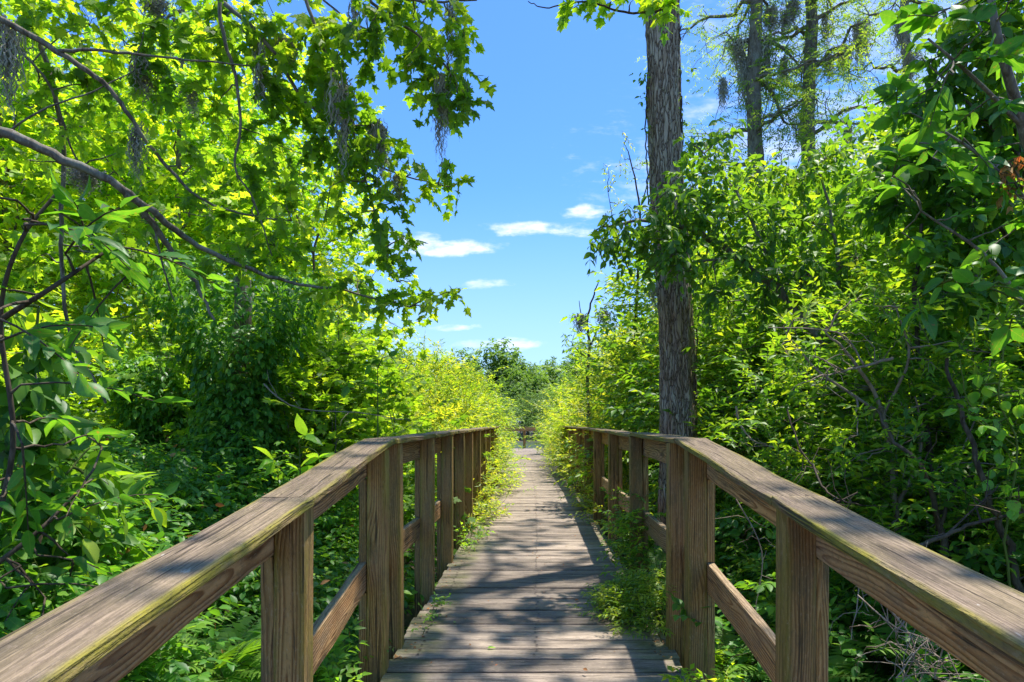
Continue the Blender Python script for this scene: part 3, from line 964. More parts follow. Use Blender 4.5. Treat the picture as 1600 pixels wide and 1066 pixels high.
# thin climbing vine up both sides of that trunk
vine = plant_root('climbing_vine', (tx0[0], 6.1, -0.62), 'thin dark climbing vine with few leaves clinging to both sides of the tall trunk', 'vine')
tb, lb = TubeBuf(), LeafBuf()
for (pxl, y0, y1) in (((1013, 1008, 1014), 90, 320), ((1062, 1064, 1062), 40, 300), ((1064, 1066, 1072), 150, 470), ((1090, 1088, 1086), 480, 672)):
    ys = np.linspace(y1, y0, 26)
    xs = np.interp(ys, [y0, (y0 + y1) / 2, y1], pxl) + rg.normal(0, 1.3, 26)
    P = np.array([at(x, y, 6.02) for x, y in zip(xs, ys)]) - np.array([tx0[0], 6.1, -0.62])
    tb.add(P, 0.006, 4)
    kk = rg.integers(0, 26, 16)
    lb.sprays(TS, P[kk], rdir(rg, 16, -.8, .2), 0.07, 3, 0.035, rg, 0.9, 0.3, 0.5, 0.4)
for (x, y) in ((1002, 118), (1004, 150), (1000, 122), (1074, 160), (1072, 190), (1010, 200), (1076, 110)):
    P = (at(x, y, 6.0) - np.array([tx0[0], 6.1, -0.62]))[None] + rg.normal(0, .03, (4, 3))
    lb.sprays(TO, P, rdir(rg, 4, -.6, .3), 0.06, 3, 0.05, rg, 0.9, 0.3, 0.5, 0.4)
tb.build('stem', M_TWIG, vine)
lb.build('foliage', M_OAK, vine)

# ------------------------------------------------------------------ shrubs: prototypes
rg = np.random.default_rng(11)
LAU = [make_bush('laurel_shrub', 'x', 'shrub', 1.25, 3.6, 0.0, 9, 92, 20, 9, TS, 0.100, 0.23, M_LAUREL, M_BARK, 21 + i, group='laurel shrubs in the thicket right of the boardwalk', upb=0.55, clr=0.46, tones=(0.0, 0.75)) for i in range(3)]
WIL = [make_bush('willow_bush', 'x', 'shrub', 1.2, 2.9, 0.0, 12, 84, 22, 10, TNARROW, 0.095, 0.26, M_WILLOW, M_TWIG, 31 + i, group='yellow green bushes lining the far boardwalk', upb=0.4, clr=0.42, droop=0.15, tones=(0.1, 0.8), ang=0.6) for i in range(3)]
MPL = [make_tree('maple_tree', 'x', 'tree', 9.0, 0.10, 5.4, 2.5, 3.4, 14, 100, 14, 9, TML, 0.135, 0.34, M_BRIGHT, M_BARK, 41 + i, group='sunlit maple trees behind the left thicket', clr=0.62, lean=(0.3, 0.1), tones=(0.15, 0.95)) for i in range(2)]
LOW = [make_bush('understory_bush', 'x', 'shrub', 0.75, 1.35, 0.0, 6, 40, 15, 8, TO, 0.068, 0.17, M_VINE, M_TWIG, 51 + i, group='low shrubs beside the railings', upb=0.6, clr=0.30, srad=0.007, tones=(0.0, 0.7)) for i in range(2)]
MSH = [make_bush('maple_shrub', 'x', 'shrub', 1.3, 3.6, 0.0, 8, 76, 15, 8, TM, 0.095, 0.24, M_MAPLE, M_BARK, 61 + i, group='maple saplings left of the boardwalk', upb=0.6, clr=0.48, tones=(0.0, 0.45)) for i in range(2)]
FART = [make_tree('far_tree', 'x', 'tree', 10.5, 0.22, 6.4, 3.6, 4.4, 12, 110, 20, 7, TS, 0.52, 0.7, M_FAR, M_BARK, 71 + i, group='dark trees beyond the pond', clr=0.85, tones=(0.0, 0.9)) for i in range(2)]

used = set()


def plant(protos, i, x, y, rz, s, label, group=None, z=None, sz=None):
    p = protos[i % len(protos)]
    first = p.name not in used
    used.add(p.name)
    return put(p, x, y, rz, s, label, first, group, z, sz)


# right-hand thicket, near to far
RW = [
    (2.35, 4.1, .72, 'dense dark laurel shrub just behind the near right railing'),
    (3.0, 5.2, .95, 'broad laurel shrub with yellow lit tips in the middle of the right thicket'),
    (4.3, 4.9, 1.05, 'tall laurel shrub at the far right edge of the thicket'),
    (2.3, 6.7, .95, 'laurel shrub filling the gap just right of the tall cypress trunk'),
    (3.6, 7.0, 1.38, 'laurel shrub rising behind the right thicket below the hanging moss'),
    (5.3, 6.8, 1.4, 'laurel shrub standing deep behind the right edge of the thicket'),
    (2.6, 9.0, 1.35, 'laurel shrub behind the cypress trunk and the level railing'),
    (4.6, 9.2, 1.65, 'back row laurel shrub below the cypress with the bent limb'),
    (6.8, 9.2, 1.7, 'back row laurel shrub at the far right behind the large leaf tree'),
    (3.2, 3.4, .62, 'low laurel shrub leaning to the near right cap board'),
    (6.2, 5.6, 1.1, 'laurel shrub cut by the right edge of the picture'),
    (8.6, 11.5, 1.5, 'distant laurel shrub glimpsed through the right thicket'),
    (6.4, 12.5, 1.4, 'distant laurel shrub beneath the two cypress trunks'),
]
for k, (x, y, s, lbl) in enumerate(RW):
    plant(LAU, k, x, y, rg.uniform(0, 6.28), s, lbl)

# yellow green bushes along the far walk
WL = [
    (-2.1, 9.6, .78, 'yellow green bush nearest behind the left level railing'),
    (-3.6, 11.0, 1.1, 'yellow green bush behind the drooping maple leaves on the left'),
    (-2.0, 12.4, .98, 'yellow green bush at the end of the left level railing'),
    (-2.1, 15.0, 1.1, 'yellow green bush leaning over the planks past the left railing end'),
    (-3.6, 14.0, 1.1, 'taller yellow green bush behind the left railing end'),
    (-5.4, 13.0, 1.2, 'yellow green bush left of the walk below the low cloud'),
    (-2.5, 18.5, 1.15, 'yellow green bush half way down the left side of the far walk'),
    (-2.9, 22.5, 1.2, 'yellow green bush far down the left side of the walk'),
    (-3.2, 27.0, 1.2, 'yellow green bush left of the end platform'),
    (-5.0, 20.0, 1.45, 'yellow green bush in the second row far left of the walk'),
    (1.95, 9.6, .95, 'yellow green bush behind the right level railing before the trunk'),
    (1.9, 12.3, 1.0, 'yellow green bush beside the middle of the right level railing'),
    (3.3, 12.2, 1.6, 'tall yellow green bush just left of the cypress trunk'),
    (1.75, 15.4, 1.0, 'yellow green bush at the end of the right level railing'),
    (2.9, 16.4, 1.55, 'yellow green bush below the thin moss hung tree'),
    (1.6, 19.0, .95, 'yellow green bush leaning over the right side of the far walk'),
    (2.7, 21.5, 1.4, 'yellow green bush far down the right side of the walk'),
    (1.7, 25.0, 1.15, 'yellow green bush right of the end platform'),
    (5.2, 14.5, 1.9, 'tall yellow green bush behind the right trunk'),
    (4.6, 20.0, 1.45, 'distant yellow green bush far behind the right railing'),
]
for k, (x, y, s, lbl) in enumerate(WL):
    plant(WIL, k, x, y, rg.uniform(0, 6.28), s, lbl)

# sunlit maples behind the left side
ML = [
    (-6.0, 11.2, 1.0, 'sunlit maple behind the vine covered column'),
    (-8.4, 11.0, 1.05, 'sunlit maple behind the pale bent limb on the left'),
    (-4.9, 13.4, .85, 'shorter sunlit maple right of the vine covered column'),
    (-10.2, 13.5, 1.15, 'sunlit maple deep in the left thicket'),
    (-7.4, 14.8, 1.15, 'back row sunlit maple on the left'),
    (-12.5, 14.5, 1.2, 'sunlit maple at the far left edge'),
    (-9.6, 8.6, .9, 'sunlit maple cut by the left edge of the picture'),
    (-11, 19, 1.2, 'distant sunlit maple seen through the left leaves'),
    (-15.5, 20, 1.25, 'distant sunlit maple at the far left'),
]
for k, (x, y, s, lbl) in enumerate(ML):
    plant(MPL, k, x, y, rg.uniform(0, 6.28), s, lbl)
for k, (x, y, s, lbl) in enumerate([(9.5, 16, .95, 'sunlit maple beyond the right thicket'), (13, 15, 1.1, 'sunlit maple far beyond the right edge of the thicket'), (7.2, 17.5, .8, 'sunlit maple under the right hand cypress')]):
    plant(MPL, k, x, y, rg.uniform(0, 6.28), s, lbl, group='sunlit trees behind the right thicket')

BRB = [make_bush('sunlit_shrub', 'x', 'shrub', 1.4, 3.4, 0.0, 10, 72, 16, 9, TS, 0.105, 0.26, M_BRIGHT, M_TWIG, 91 + i, group='sunlit shrubs behind the left thicket', upb=0.5, clr=0.46, tones=(0.2, 0.95)) for i in range(2)]
for k, (x, y, s, lbl) in enumerate([(-5.2, 8.6, .95, 'sunlit yellow green shrub seen left of the vine column'), (-7.2, 9.2, 1.1, 'sunlit shrub behind the thin dark trunk on the left'), (-8.6, 8.2, .95, 'sunlit shrub glowing behind the big leaves at the left edge'), (-4.0, 10.6, 1.0, 'sunlit shrub just right of the vine column'), (-6.0, 10.2, 1.1, 'second row sunlit shrub behind the vine column'), (-10.4, 10.6, 1.2, 'second row sunlit shrub at the left edge'), (-3.0, 9.2, .72, 'sunlit shrub over the left railing kink')]):
    plant(BRB, k, x, y, rg.uniform(0, 6.28), s, lbl)

MS = [
    (-2.25, 7.0, .88, 'maple sapling with star shaped leaves over the kink of the left railing'),
    (-3.2, 8.0, .95, 'maple sapling filling the space behind the vine covered column'),
    (-5.0, 6.6, .72, 'maple sapling left of the vine covered column'),
    (-6.8, 7.6, .75, 'maple sapling deep in the left thicket'),
    (-4.2, 9.4, .7, 'maple sapling in the back row right of the vine covered column'),
]
for k, (x, y, s, lbl) in enumerate(MS):
    plant(MSH, k, x, y, rg.uniform(0, 6.28), s, lbl)

LB = [
    (-1.75, 2.5, .72, 'low leafy shrub outside the near left railing'), (-2.5, 3.3, .95, 'low leafy shrub rising above the near left cap'),
    (-1.7, 4.2, .80, 'low leafy shrub below the kink of the left railing'), (-3.3, 4.6, 1.1, 'low leafy shrub in the middle of the left thicket'),
    (-1.75, 6.0, .85, 'low leafy shrub behind the first level posts on the left'), (-2.7, 5.8, 1.05, 'low leafy shrub in front of the vine covered column'),
    (1.75, 2.6, .62, 'low leafy shrub below the near right railing'), (1.8, 4.4, .75, 'low leafy shrub outside the kink of the right railing'),
    (1.7, 7.7, .85, 'low leafy shrub behind the right level railing'), (-1.6, 8.0, .75, 'low leafy shrub behind the middle of the left level railing'),
    (2.6, 2.7, .85, 'low leafy shrub under the near right cap board'),
    (1.7, 3.5, .85, 'low leafy shrub behind the lower right rail'), (2.0, 5.4, 1.0, 'low leafy shrub at the foot of the tall cypress'), (2.5, 3.9, 1.1, 'low leafy shrub under the laurel branches on the right'), (1.75, 6.6, .9, 'low leafy shrub behind the first level posts on the right'),
]
for k, (x, y, s, lbl) in enumerate(LB):
    plant(LOW, k, x, y, rg.uniform(0, 6.28), s, lbl)

for k, (x, y, s, lbl) in enumerate([
    (-4.2, 86, 1.0, 'dark domed tree beyond the pond, left of the gap'), (1.2, 92, .86, 'dark tree beyond the pond in the dip of the skyline'), (5.8, 88, .98, 'dark tree beyond the pond right of the gap'),
    (11, 86, 1.1, 'dark tree beyond the pond behind the right bushes'), (-10, 92, .95, 'dark tree beyond the pond behind the left bushes'), (-16.5, 88, .95, 'dark tree beyond the pond at the left end of the row'),
    (17, 92, 1.1, 'dark tree beyond the pond at the right end of the row'), (-1.0, 80, .72, 'smaller dark tree standing forward on the far pond bank'), (3.6, 79, .6, 'small round tree on the far pond bank')]):
    plant(FART, k, x, y, rg.uniform(0, 6.28), s, lbl, z=-0.35)

# pale marsh shrubs on the near bank of the pond
mar = [make_bush('marsh_shrub', 'x', 'shrub', 1.6, 3.0, 0.0, 8, 46, 14, 8, TNARROW, 0.16, 0.34, M_MARSH, M_TWIG, 81, group='pale marsh shrubs round the pond', upb=0.3, clr=0.5, tones=(0, .9))]
for k, (x, y, s, lbl) in enumerate([(-3.6, 44, 1.35, 'pale marsh shrub by the pond left of the end railing'), (2.2, 47, 1.5, 'pale marsh shrub by the pond right of the end railing'), (-0.3, 72, 1.6, 'pale marsh shrub straight beyond the end post'), (-6.5, 60, 1.9, 'pale marsh shrub on the left bank of the pond'), (4.8, 62, 2.0, 'pale marsh shrub on the right bank of the pond'), (-2.2, 76, 2.0, 'pale marsh shrub under the domed far tree'), (1.9, 75, 1.9, 'pale marsh shrub under the dip in the skyline')]):
    plant(mar, 0, x, y, rg.uniform(0, 6.28), s, lbl, z=-0.8)

# ------------------------------------------------------------------ traced plants near the camera
def blob_plant(name, label, cat, loc, branches, blobs, tmpl, size, Ls, lpf, mat, barkm, seed, density=1.0, droop=0.35, upb=0.45, tones=(0.1, 0.7), group=None, depth=0.35, opp=True, extra=None, ang=0.9, jit=0.45, down=0.3, trad=0.0022, foliage='foliage'):
    """branches: (points as (px, py, Y), start radius, end radius); blobs: (px, py, rx, ry, Y) clusters of leafy twigs"""
    rg = np.random.default_rng(seed)
    loc = np.array(loc, float)
    root = plant_root(name, loc, label, cat, group)
    tb, lb, tw = TubeBuf(), LeafBuf(), TubeBuf()
    SP = []
    for pts, r0, r1 in branches:
        P = smooth_path([at(*p) - loc for p in pts], 5)
        P[1:-1] += rg.normal(0, r0 * 0.12 + 0.0015, P[1:-1].shape)
        tb.add(P, np.linspace(r0, r1, len(P)), 8)
        SP.append(P)
    SP = np.concatenate(SP)
    for b in blobs:
        px, py, rx, ry, Yb = b[:5]
        tn = b[5] if len(b) > 5 else None
        n = max(3, int(rx * ry / 150.0 * density))
        c = at(px, py, Yb) - loc
        k = np.argmin(np.linalg.norm(SP - c, axis=1))
        tb.add(curve(SP[k], c, 0.12, 6, 0.03, rg), np.linspace(0.007, 0.003, 6), 4)
        u = rdir(rg, n) * (rg.uniform(0, 1, n) ** 0.4)[:, None]
        O = c + u * np.array([rx / F * Yb, depth, ry / F * Yb])
        A = nrm(u * np.array([1, .6, .8]) + rdir(rg, n) * 0.6 - np.array([0, 0, down]))
        O = O - A * Ls * 0.5
        base = rg.uniform(*tones) if tn is None else tn
        lb.sprays(tmpl, O, A, Ls, lpf, size, rg, ang, droop, upb, jit, np.clip(base + rg.normal(0, .12, n), 0, 1), opp, tw, trad=trad)
        for o in O[::3]:
            tb.add(curve(c, o, 0.15, 4, 0.03, rg), [0.003, 0.0026, 0.002, 0.0015], 3)
    if extra: extra(tb, lb, tw, rg, loc)
    o = tb.build('branch', barkm, root)
    if tw.V: tag(tw.build('twigs', barkm, root), kind='stuff')
    lb.build(foliage, mat, root)
    return root


# the near maple: its trunk stands outside the frame on the left, limbs droop across the upper left
def maple_overhead(tb, lb, tw, rg, loc):
    P = smooth_path([np.array(p) - loc for p in ((-5.3, 4.0, -0.7), (-5.25, 4.05, 1.0), (-5.1, 4.1, 2.6), (-4.9, 4.2, 4.5), (-4.4, 4.4, 6.5), (-4.0, 4.8, 8.5), (-3.6, 5.0, 10.0))], 5)
    tb.add(P, np.linspace(0.17, 0.06, len(P)), 12)
    tips = [(-2.0, 5.0, 7.2), (-0.6, 6.4, 7.9), (0.6, 6.0, 7.6), (1.2, 8.0, 8.6), (-1.5, 7.6, 8.6), (0.2, 4.2, 6.6), (1.6, 5.6, 7.8), (-3.2, 3.0, 6.8), (2.2, 9.6, 9.4), (0.2, 9.4, 9.2), (2.4, 7.2, 8.8), (-1.2, 3.0, 6.2), (3.0, 4.6, 7.2), (-0.4, 2.0, 5.6), (1.0, 2.6, 6.0), (0.3, 1.0, 5.2), (1.8, 1.6, 5.8), (-1.6, 1.4, 5.4), (1.2, 4.6, 6.9), (2.4, 3.2, 6.6), (0.0, 7.6, 8.8)]  # unseen crown tips overhead, added to dapple the planks and cap boards
    for tp in tips:
        tp = np.array(tp)
        Q = curve(np.array((-4.2, 4.6, 7.0)) - loc, tp - loc, 0.08, 9, 0.012, rg)
        tb.add(Q, np.linspace(0.04, 0.008, 9), 6)
        n = 26
        O = tp - loc + rg.normal(0, 0.42, (n, 3)) * np.array([1, 1, .5])
        lb.sprays(TML, O, rdir(rg, n, -.6, .4), 0.28, 8, 0.115, rg, 0.9, 0.3, 0.6, 0.4)


MB = [
    ([(-140, 160, 3.9), (0, 205, 4.0), (80, 240, 4.1), (190, 296, 4.3), (235, 345, 4.5), (270, 395, 4.7), (305, 440, 4.9), (335, 500, 5.0)], 0.036, 0.010),
    ([(190, 296, 4.3), (250, 340, 4.5), (310, 385, 4.8), (380, 415, 5.0), (450, 440, 5.2), (540, 455, 5.4), (640, 480, 5.6)], 0.026, 0.006),
    ([(-60, 0, 4.4), (10, 35, 4.5), (90, 80, 4.6), (160, 128, 4.7), (205, 185, 4.8), (240, 235, 4.9), (300, 300, 5.0), (360, 330, 5.2), (455, 345, 5.4)], 0.024, 0.006),
    ([(90, 80, 4.6), (150, 79, 4.6), (240, 88, 4.7), (390, 103, 4.9)], 0.013, 0.006),
    ([(340, -30, 4.8), (347, 50, 4.8), (368, 120, 4.9), (375, 200, 4.9), (368, 265, 5.0), (395, 310, 5.1), (425, 400, 5.3)], 0.015, 0.005),
    ([(320, -20, 5.0), (390, 40, 5.0), (430, 85, 5.0), (470, 150, 5.1), (510, 185, 5.2), (550, 235, 5.3), (620, 270, 5.4), (700, 292, 5.5)], 0.018, 0.005),
    ([(470, -20, 4.9), (500, 60, 4.9), (520, 110, 5.0), (545, 170, 5.1), (560, 240, 5.2), (590, 350, 5.4), (620, 440, 5.5)], 0.013, 0.005),
    ([(560, -20, 4.8), (600, 20, 4.8), (660, 60, 4.9), (700, 110, 5.0), (725, 170, 5.0)], 0.012, 0.005),
    ([(600, -15, 4.8), (660, 2, 4.8), (745, 0, 4.9)], 0.014, 0.006),
    ([(60, 60, 5.2), (85, 140, 5.2), (100, 240, 5.3), (95, 330, 5.3), (100, 460, 5.4), (115, 540, 5.5), (145, 590, 5.5), (165, 630, 5.6)], 0.020, 0.010),
    ([(30, 75, 4.9), (75, 130, 4.9), (95, 180, 5.0), (115, 240, 5.1), (140, 270, 5.2)], 0.010, 0.006),
    ([(40, 490, 5.6), (50, 560, 5.6), (70, 650, 5.7)], 0.012, 0.008),
    ([(240, 350, 5.0), (255, 420, 5.1), (272, 470, 5.2)], 0.009, 0.005),
    ([(0, 215, 4.6), (60, 175, 4.6), (150, 140, 4.7), (210, 110, 4.8)], 0.008, 0.004),
    ([(505, 0, 5.2), (560, 40, 5.2), (630, 60, 5.2), (680, 10, 5.2)], 0.008, 0.004),
]
MBL = [
    (705, 30, 42, 36, 4.9), (645, 25, 50, 42, 4.9), (575, 50, 55, 52, 4.9), (500, 50, 60, 55, 5.0), (420, 40, 55, 50, 5.0), (330, 60, 60, 50, 5.0), (235, 40, 60, 45, 5.0), (140, 40, 60, 45, 5.0), (50, 30, 50, 40, 5.0),
    (700, 95, 32, 38, 4.9), (668, 120, 28, 40, 5.0), (732, 150, 30, 26, 4.9), (690, 165, 30, 28, 5.0), (640, 90, 30, 34, 4.9),
    (480, 130, 50, 48, 5.1), (540, 140, 42, 44, 5.1), (555, 200, 44, 40, 5.2), (600, 235, 34, 32, 5.3), (500, 215, 42, 44, 5.2), (590, 195, 20, 20, 5.2),
    (640, 265, 34, 24, 5.3), (690, 262, 24, 18, 5.4), (712, 288, 26, 20, 5.4), (660, 300, 18, 12, 5.4),
    (560, 285, 44, 32, 5.3), (610, 318, 34, 28, 5.4), (520, 290, 30, 24, 5.3), (585, 350, 36, 30, 5.4), (628, 372, 22, 26, 5.5), (590, 405, 30, 26, 5.5), (545, 340, 22, 16, 5.4),
    (560, 440, 34, 28, 5.5), (615, 470, 38, 24, 5.6), (670, 478, 32, 20, 5.6), (708, 455, 22, 16, 5.6), (520, 460, 40, 34, 5.4), (640, 440, 20, 16, 5.6),
    (420, 130, 45, 42, 5.1), (430, 215, 36, 40, 5.2), (395, 290, 34, 38, 5.3), (450, 330, 40, 32, 5.3), (430, 385, 50, 30, 5.3), (340, 170, 40, 36, 5.2), (290, 260, 40, 36, 5.2),
    (250, 130, 44, 34, 5.1), (150, 130, 44, 34, 5.0), (60, 130, 40, 36, 5.0), (200, 230, 40, 30, 5.2), (110, 200, 34, 28, 5.2), (330, 330, 40, 30, 5.2), (40, 250, 36, 28, 5.2), (240, 330, 30, 26, 5.2), (350, 400, 50, 30, 5.2),
    (200, 400, 50, 36, 5.6), (120, 380, 40, 36, 5.6), (60, 400, 40, 36, 5.6), (230, 500, 50, 36, 5.8),
]
blob_plant('maple_tree', 'near maple with star shaped leaves drooping from the top left over the blue sky', 'tree', (-5.3, 4.0, -0.62), MB, MBL, TM, 0.086, 0.15, 8, M_MAPLE, M_BARK, 101, density=1.35, extra=maple_overhead, upb=0.30, jit=0.55, foliage='crown')

# maple twig hanging in from the top before the cypress trunk
blob_plant('maple_branch', 'maple twig with pale green leaves hanging from the top edge over the cypress trunk', 'branch', tuple(at(1000, -160, 4.9)),
           [([(1080, -260, 4.9), (1060, -60, 4.9), (1040, 8, 4.9), (1000, 20, 4.9), (960, 15, 4.9), (920, 3, 4.9), (880, 8, 4.9), (848, 12, 4.9), (825, 2, 4.9)], 0.012, 0.003)],
           [(1030, 2, 30, 12, 4.9), (1040, 22, 22, 14, 4.9), (985, 4, 20, 8, 4.9), (955, 2, 24, 7, 4.9), (930, 4, 16, 8, 4.9), (885, 16, 12, 12, 4.9), (905, 6, 14, 6, 4.9), (1055, 8, 14, 10, 4.9)],
           TM, 0.085, 0.10, 6, M_BRIGHT, M_TWIG, 102, density=2.4, depth=0.12, upb=0.3)

# shrubs leaning across before the cypress trunk (small ovate leaves)
blob_plant('oak_tree', 'dark small leaved oak leaning in from the right across the cypress trunk', 'tree', (2.6, 5.3, -0.62),
           [([(1360, 785, 5.2), (1350, 700, 5.2), (1300, 560, 5.2), (1230, 470, 5.2), (1150, 400, 5.2), (1080, 360, 5.1), (1000, 345, 5.0), (930, 360, 4.9)], 0.05, 0.005),
            ([(1230, 470, 5.2), (1190, 380, 5.2), (1150, 300, 5.3), (1100, 240, 5.4)], 0.02, 0.005), ([(1150, 400, 5.2), (1090, 410, 5.0), (1010, 420, 4.9)], 0.012, 0.004),
            ([(1300, 560, 5.2), (1310, 420, 5.3), (1290, 300, 5.4), (1260, 230, 5.4)], 0.022, 0.005)],
           [(930, 378, 22, 18, 4.9), (965, 372, 34, 28, 4.9), (950, 345, 18, 14, 4.9), (995, 345, 34, 28, 5.0), (1010, 395, 36, 26, 5.0), (1040, 350, 34, 36, 5.0), (1070, 395, 40, 30, 5.0), (1090, 330, 46, 44, 5.1),
            (1060, 280, 30, 26, 5.1), (1035, 305, 28, 22, 4.9), (1050, 400, 34, 30, 4.8), (1030, 375, 30, 26, 4.9), (1065, 335, 34, 30, 4.9), (1075, 425, 30, 20, 4.9), (1080, 300, 30, 28, 5.0), (1110, 270, 44, 34, 5.3), (1150, 330, 50, 44, 5.1), (1140, 400, 46, 34, 5.1), (1200, 360, 50, 46, 5.2), (1180, 270, 44, 34, 5.3), (1080, 225, 26, 20, 5.4), (1130, 215, 34, 26, 5.4),
            (1230, 290, 46, 40, 5.4), (1290, 250, 50, 40, 5.4), (1270, 350, 50, 44, 5.2), (1200, 440, 50, 40, 5.1), (1120, 450, 36, 26, 5.1), (1330, 310, 50, 44, 5.4), (1340, 400, 50, 40, 5.2), (1260, 430, 44, 36, 5.1)],
           TO, 0.066, 0.13, 9, M_OAK, M_BARK, 103, density=2.4, depth=0.3, upb=0.4, tones=(0.1, 0.6), foliage='crown')
blob_plant('slender_tree', 'slender open tree with sparse yellowish leaves left of the cypress trunk', 'tree', (1.35, 10.0, -0.62),
           [([(985, 850, 10), (990, 600, 10), (995, 450, 10), (1000, 330, 10), (985, 250, 10), (975, 225, 10)], 0.03, 0.004), ([(995, 450, 10), (965, 380, 10), (950, 300, 10)], 0.012, 0.004), ([(1000, 330, 10), (1015, 270, 10), (1012, 235, 10)], 0.01, 0.004)],
           [(955, 290, 16, 14, 10), (975, 250, 16, 16, 10), (1000, 265, 16, 24, 10), (965, 320, 16, 12, 10), (1000, 310, 20, 20, 10), (950, 265, 8, 8, 10), (980, 215, 9, 6, 10), (985, 450, 34, 34, 10), (960, 480, 26, 30, 10), (990, 390, 26, 24, 10), (1000, 500, 30, 26, 10), (975, 540, 26, 24, 10), (1010, 420, 20, 30, 10)],
           TNARROW, 0.07, 0.22, 9, M_WILLOW, M_TWIG, 104, density=1.3, depth=0.4, tones=(0.2, 0.8))
blob_plant('willow_tree', 'fine leaved willow behind the drooping maple with a low cloud beside it', 'tree', (-3.5, 11.0, -0.62),
           [([(500, 840, 11), (505, 650, 11), (500, 500, 11), (490, 400, 11), (510, 330, 11), (520, 260, 11)], 0.04, 0.006), ([(500, 500, 11), (560, 460, 11), (590, 420, 11)], 0.014, 0.004), ([(490, 400, 11), (450, 300, 11), (440, 220, 11)], 0.016, 0.004)],
           [(440, 200, 24, 40, 11), (470, 260, 24, 40, 11), (450, 300, 30, 40, 11), (490, 360, 34, 36, 11), (520, 400, 30, 26, 11), (560, 440, 30, 24, 11), (500, 440, 50, 40, 11), (600, 500, 34, 18, 11), (560, 500, 44, 30, 11), (640, 530, 30, 12, 11), (470, 520, 60, 50, 11)],
           TNARROW, 0.085, 0.28, 10, M_WILLOW, M_TWIG, 105, density=1.0, depth=0.6, tones=(0.2, 0.8), down=0.8)
blob_plant('thin_tree', 'thin dark snag with few leaves and grey moss above the right level railing', 'tree', (1.15, 14.0, -0.62),
           [([(922, 800, 14), (920, 660, 14), (918, 600, 14), (921, 540, 14), (918, 500, 14), (928, 460, 14), (935, 440, 14)], 0.045, 0.01), ([(918, 510, 14), (908, 490, 14), (905, 470, 14)], 0.015, 0.006), ([(921, 545, 14), (935, 510, 14), (945, 480, 14)], 0.018, 0.006), ([(919, 560, 14), (900, 545, 14), (893, 535, 14)], 0.014, 0.005)],
           [(898, 520, 12, 10, 14), (885, 530, 8, 8, 14), (912, 505, 8, 8, 14), (938, 520, 10, 12, 14), (950, 480, 10, 10, 14), (925, 580, 14, 18, 14), (905, 560, 10, 12, 14), (945, 545, 12, 14, 14), (960, 460, 14, 10, 14)],
           TNARROW, 0.10, 0.24, 8, M_OAK, M_TWIG, 106, density=2.0, depth=0.4)

# ------------------------------------------------------------------ large leaves, each its own object
def big_leaf_meshes(mat, wd, n, seed, name='leaf'):
    rg = np.random.default_rng(seed)
    out = []
    for k in range(n):
        V, T = T_ovate(wd * rg.uniform(.85, 1.15), rg.uniform(0.02, .12), rg.uniform(.05, .35))
        V = V.copy()
        V[:, 1] += 0.04 * np.sin(V[:, 0] * 3 + rg.uniform(0, 6))
        V[:, 2] += 0.012 * np.sin(V[:, 0] * 14 + rg.uniform(0, 6)) * np.sign(V[:, 1]) * (np.abs(V[:, 1]) > .05)
        me = mesh_from(name, V, tri=T, mat=mat, attrs={'var': np.full(len(V), rg.uniform(.1, .9))}, smooth=True)
        out.append(me)
    return out


def leaf_objs(root, meshes, O, A, L, n, size, rg, ang=0.8, droop=0.3, upb=0.6, tb=None, name='leaf', whorl=False):
    O, A = np.asarray(O, float), nrm(np.asarray(A, float))
    for o, a in zip(O, A):
        Lk = L * rg.uniform(.7, 1.3)
        side = nrm(np.cross(a, np.array([0, 0, 1.0]) + rg.normal(0, .2, 3)))
        tt = np.linspace(0, 1, 5)
        Q = o + a * (Lk * tt)[:, None] - np.array([0, 0, 1]) * (droop * Lk * tt ** 2)[:, None]
        if tb is not None: tb.add(Q, np.linspace(.004, .0018, 5), 5)
        for k in range(n):
            u = 1 - 0.75 * k / max(1, n) if not whorl else 1 - 0.1 * k / n
            p = o + a * Lk * u - np.array([0, 0, droop * Lk * u * u])
            if whorl:
                ph = k * 2.4
                oth = np.cross(side, a)
                d = a * 0.5 + side * math.cos(ph) + oth * math.sin(ph) * .7
            else:
                d = a * math.cos(ang * (0.4 if k == 0 else 1)) + side * (1 if k % 2 else -1) * math.sin(ang * (0.4 if k == 0 else 1))
            d = nrm(d + rg.normal(0, .22, 3) - np.array([0, 0, .2]))
            N = upb * np.array([0, 0, 1]) + rg.normal(0, .38, 3)
            N = nrm(N - N.dot(d) * d)
            B = np.cross(N, d)
            s = size * rg.uniform(.62, 1.2)
            M = Matrix(((d[0] * s, B[0] * s, N[0] * s, p[0]), (d[1] * s, B[1] * s, N[1] * s, p[1]), (d[2] * s, B[2] * s, N[2] * s, p[2]), (0, 0, 0, 1)))
            ob = bpy.data.objects.new(name, meshes[rg.integers(len(meshes))])
            ob.matrix_basis = M
            ob.parent = root
            COL.objects.link(ob)


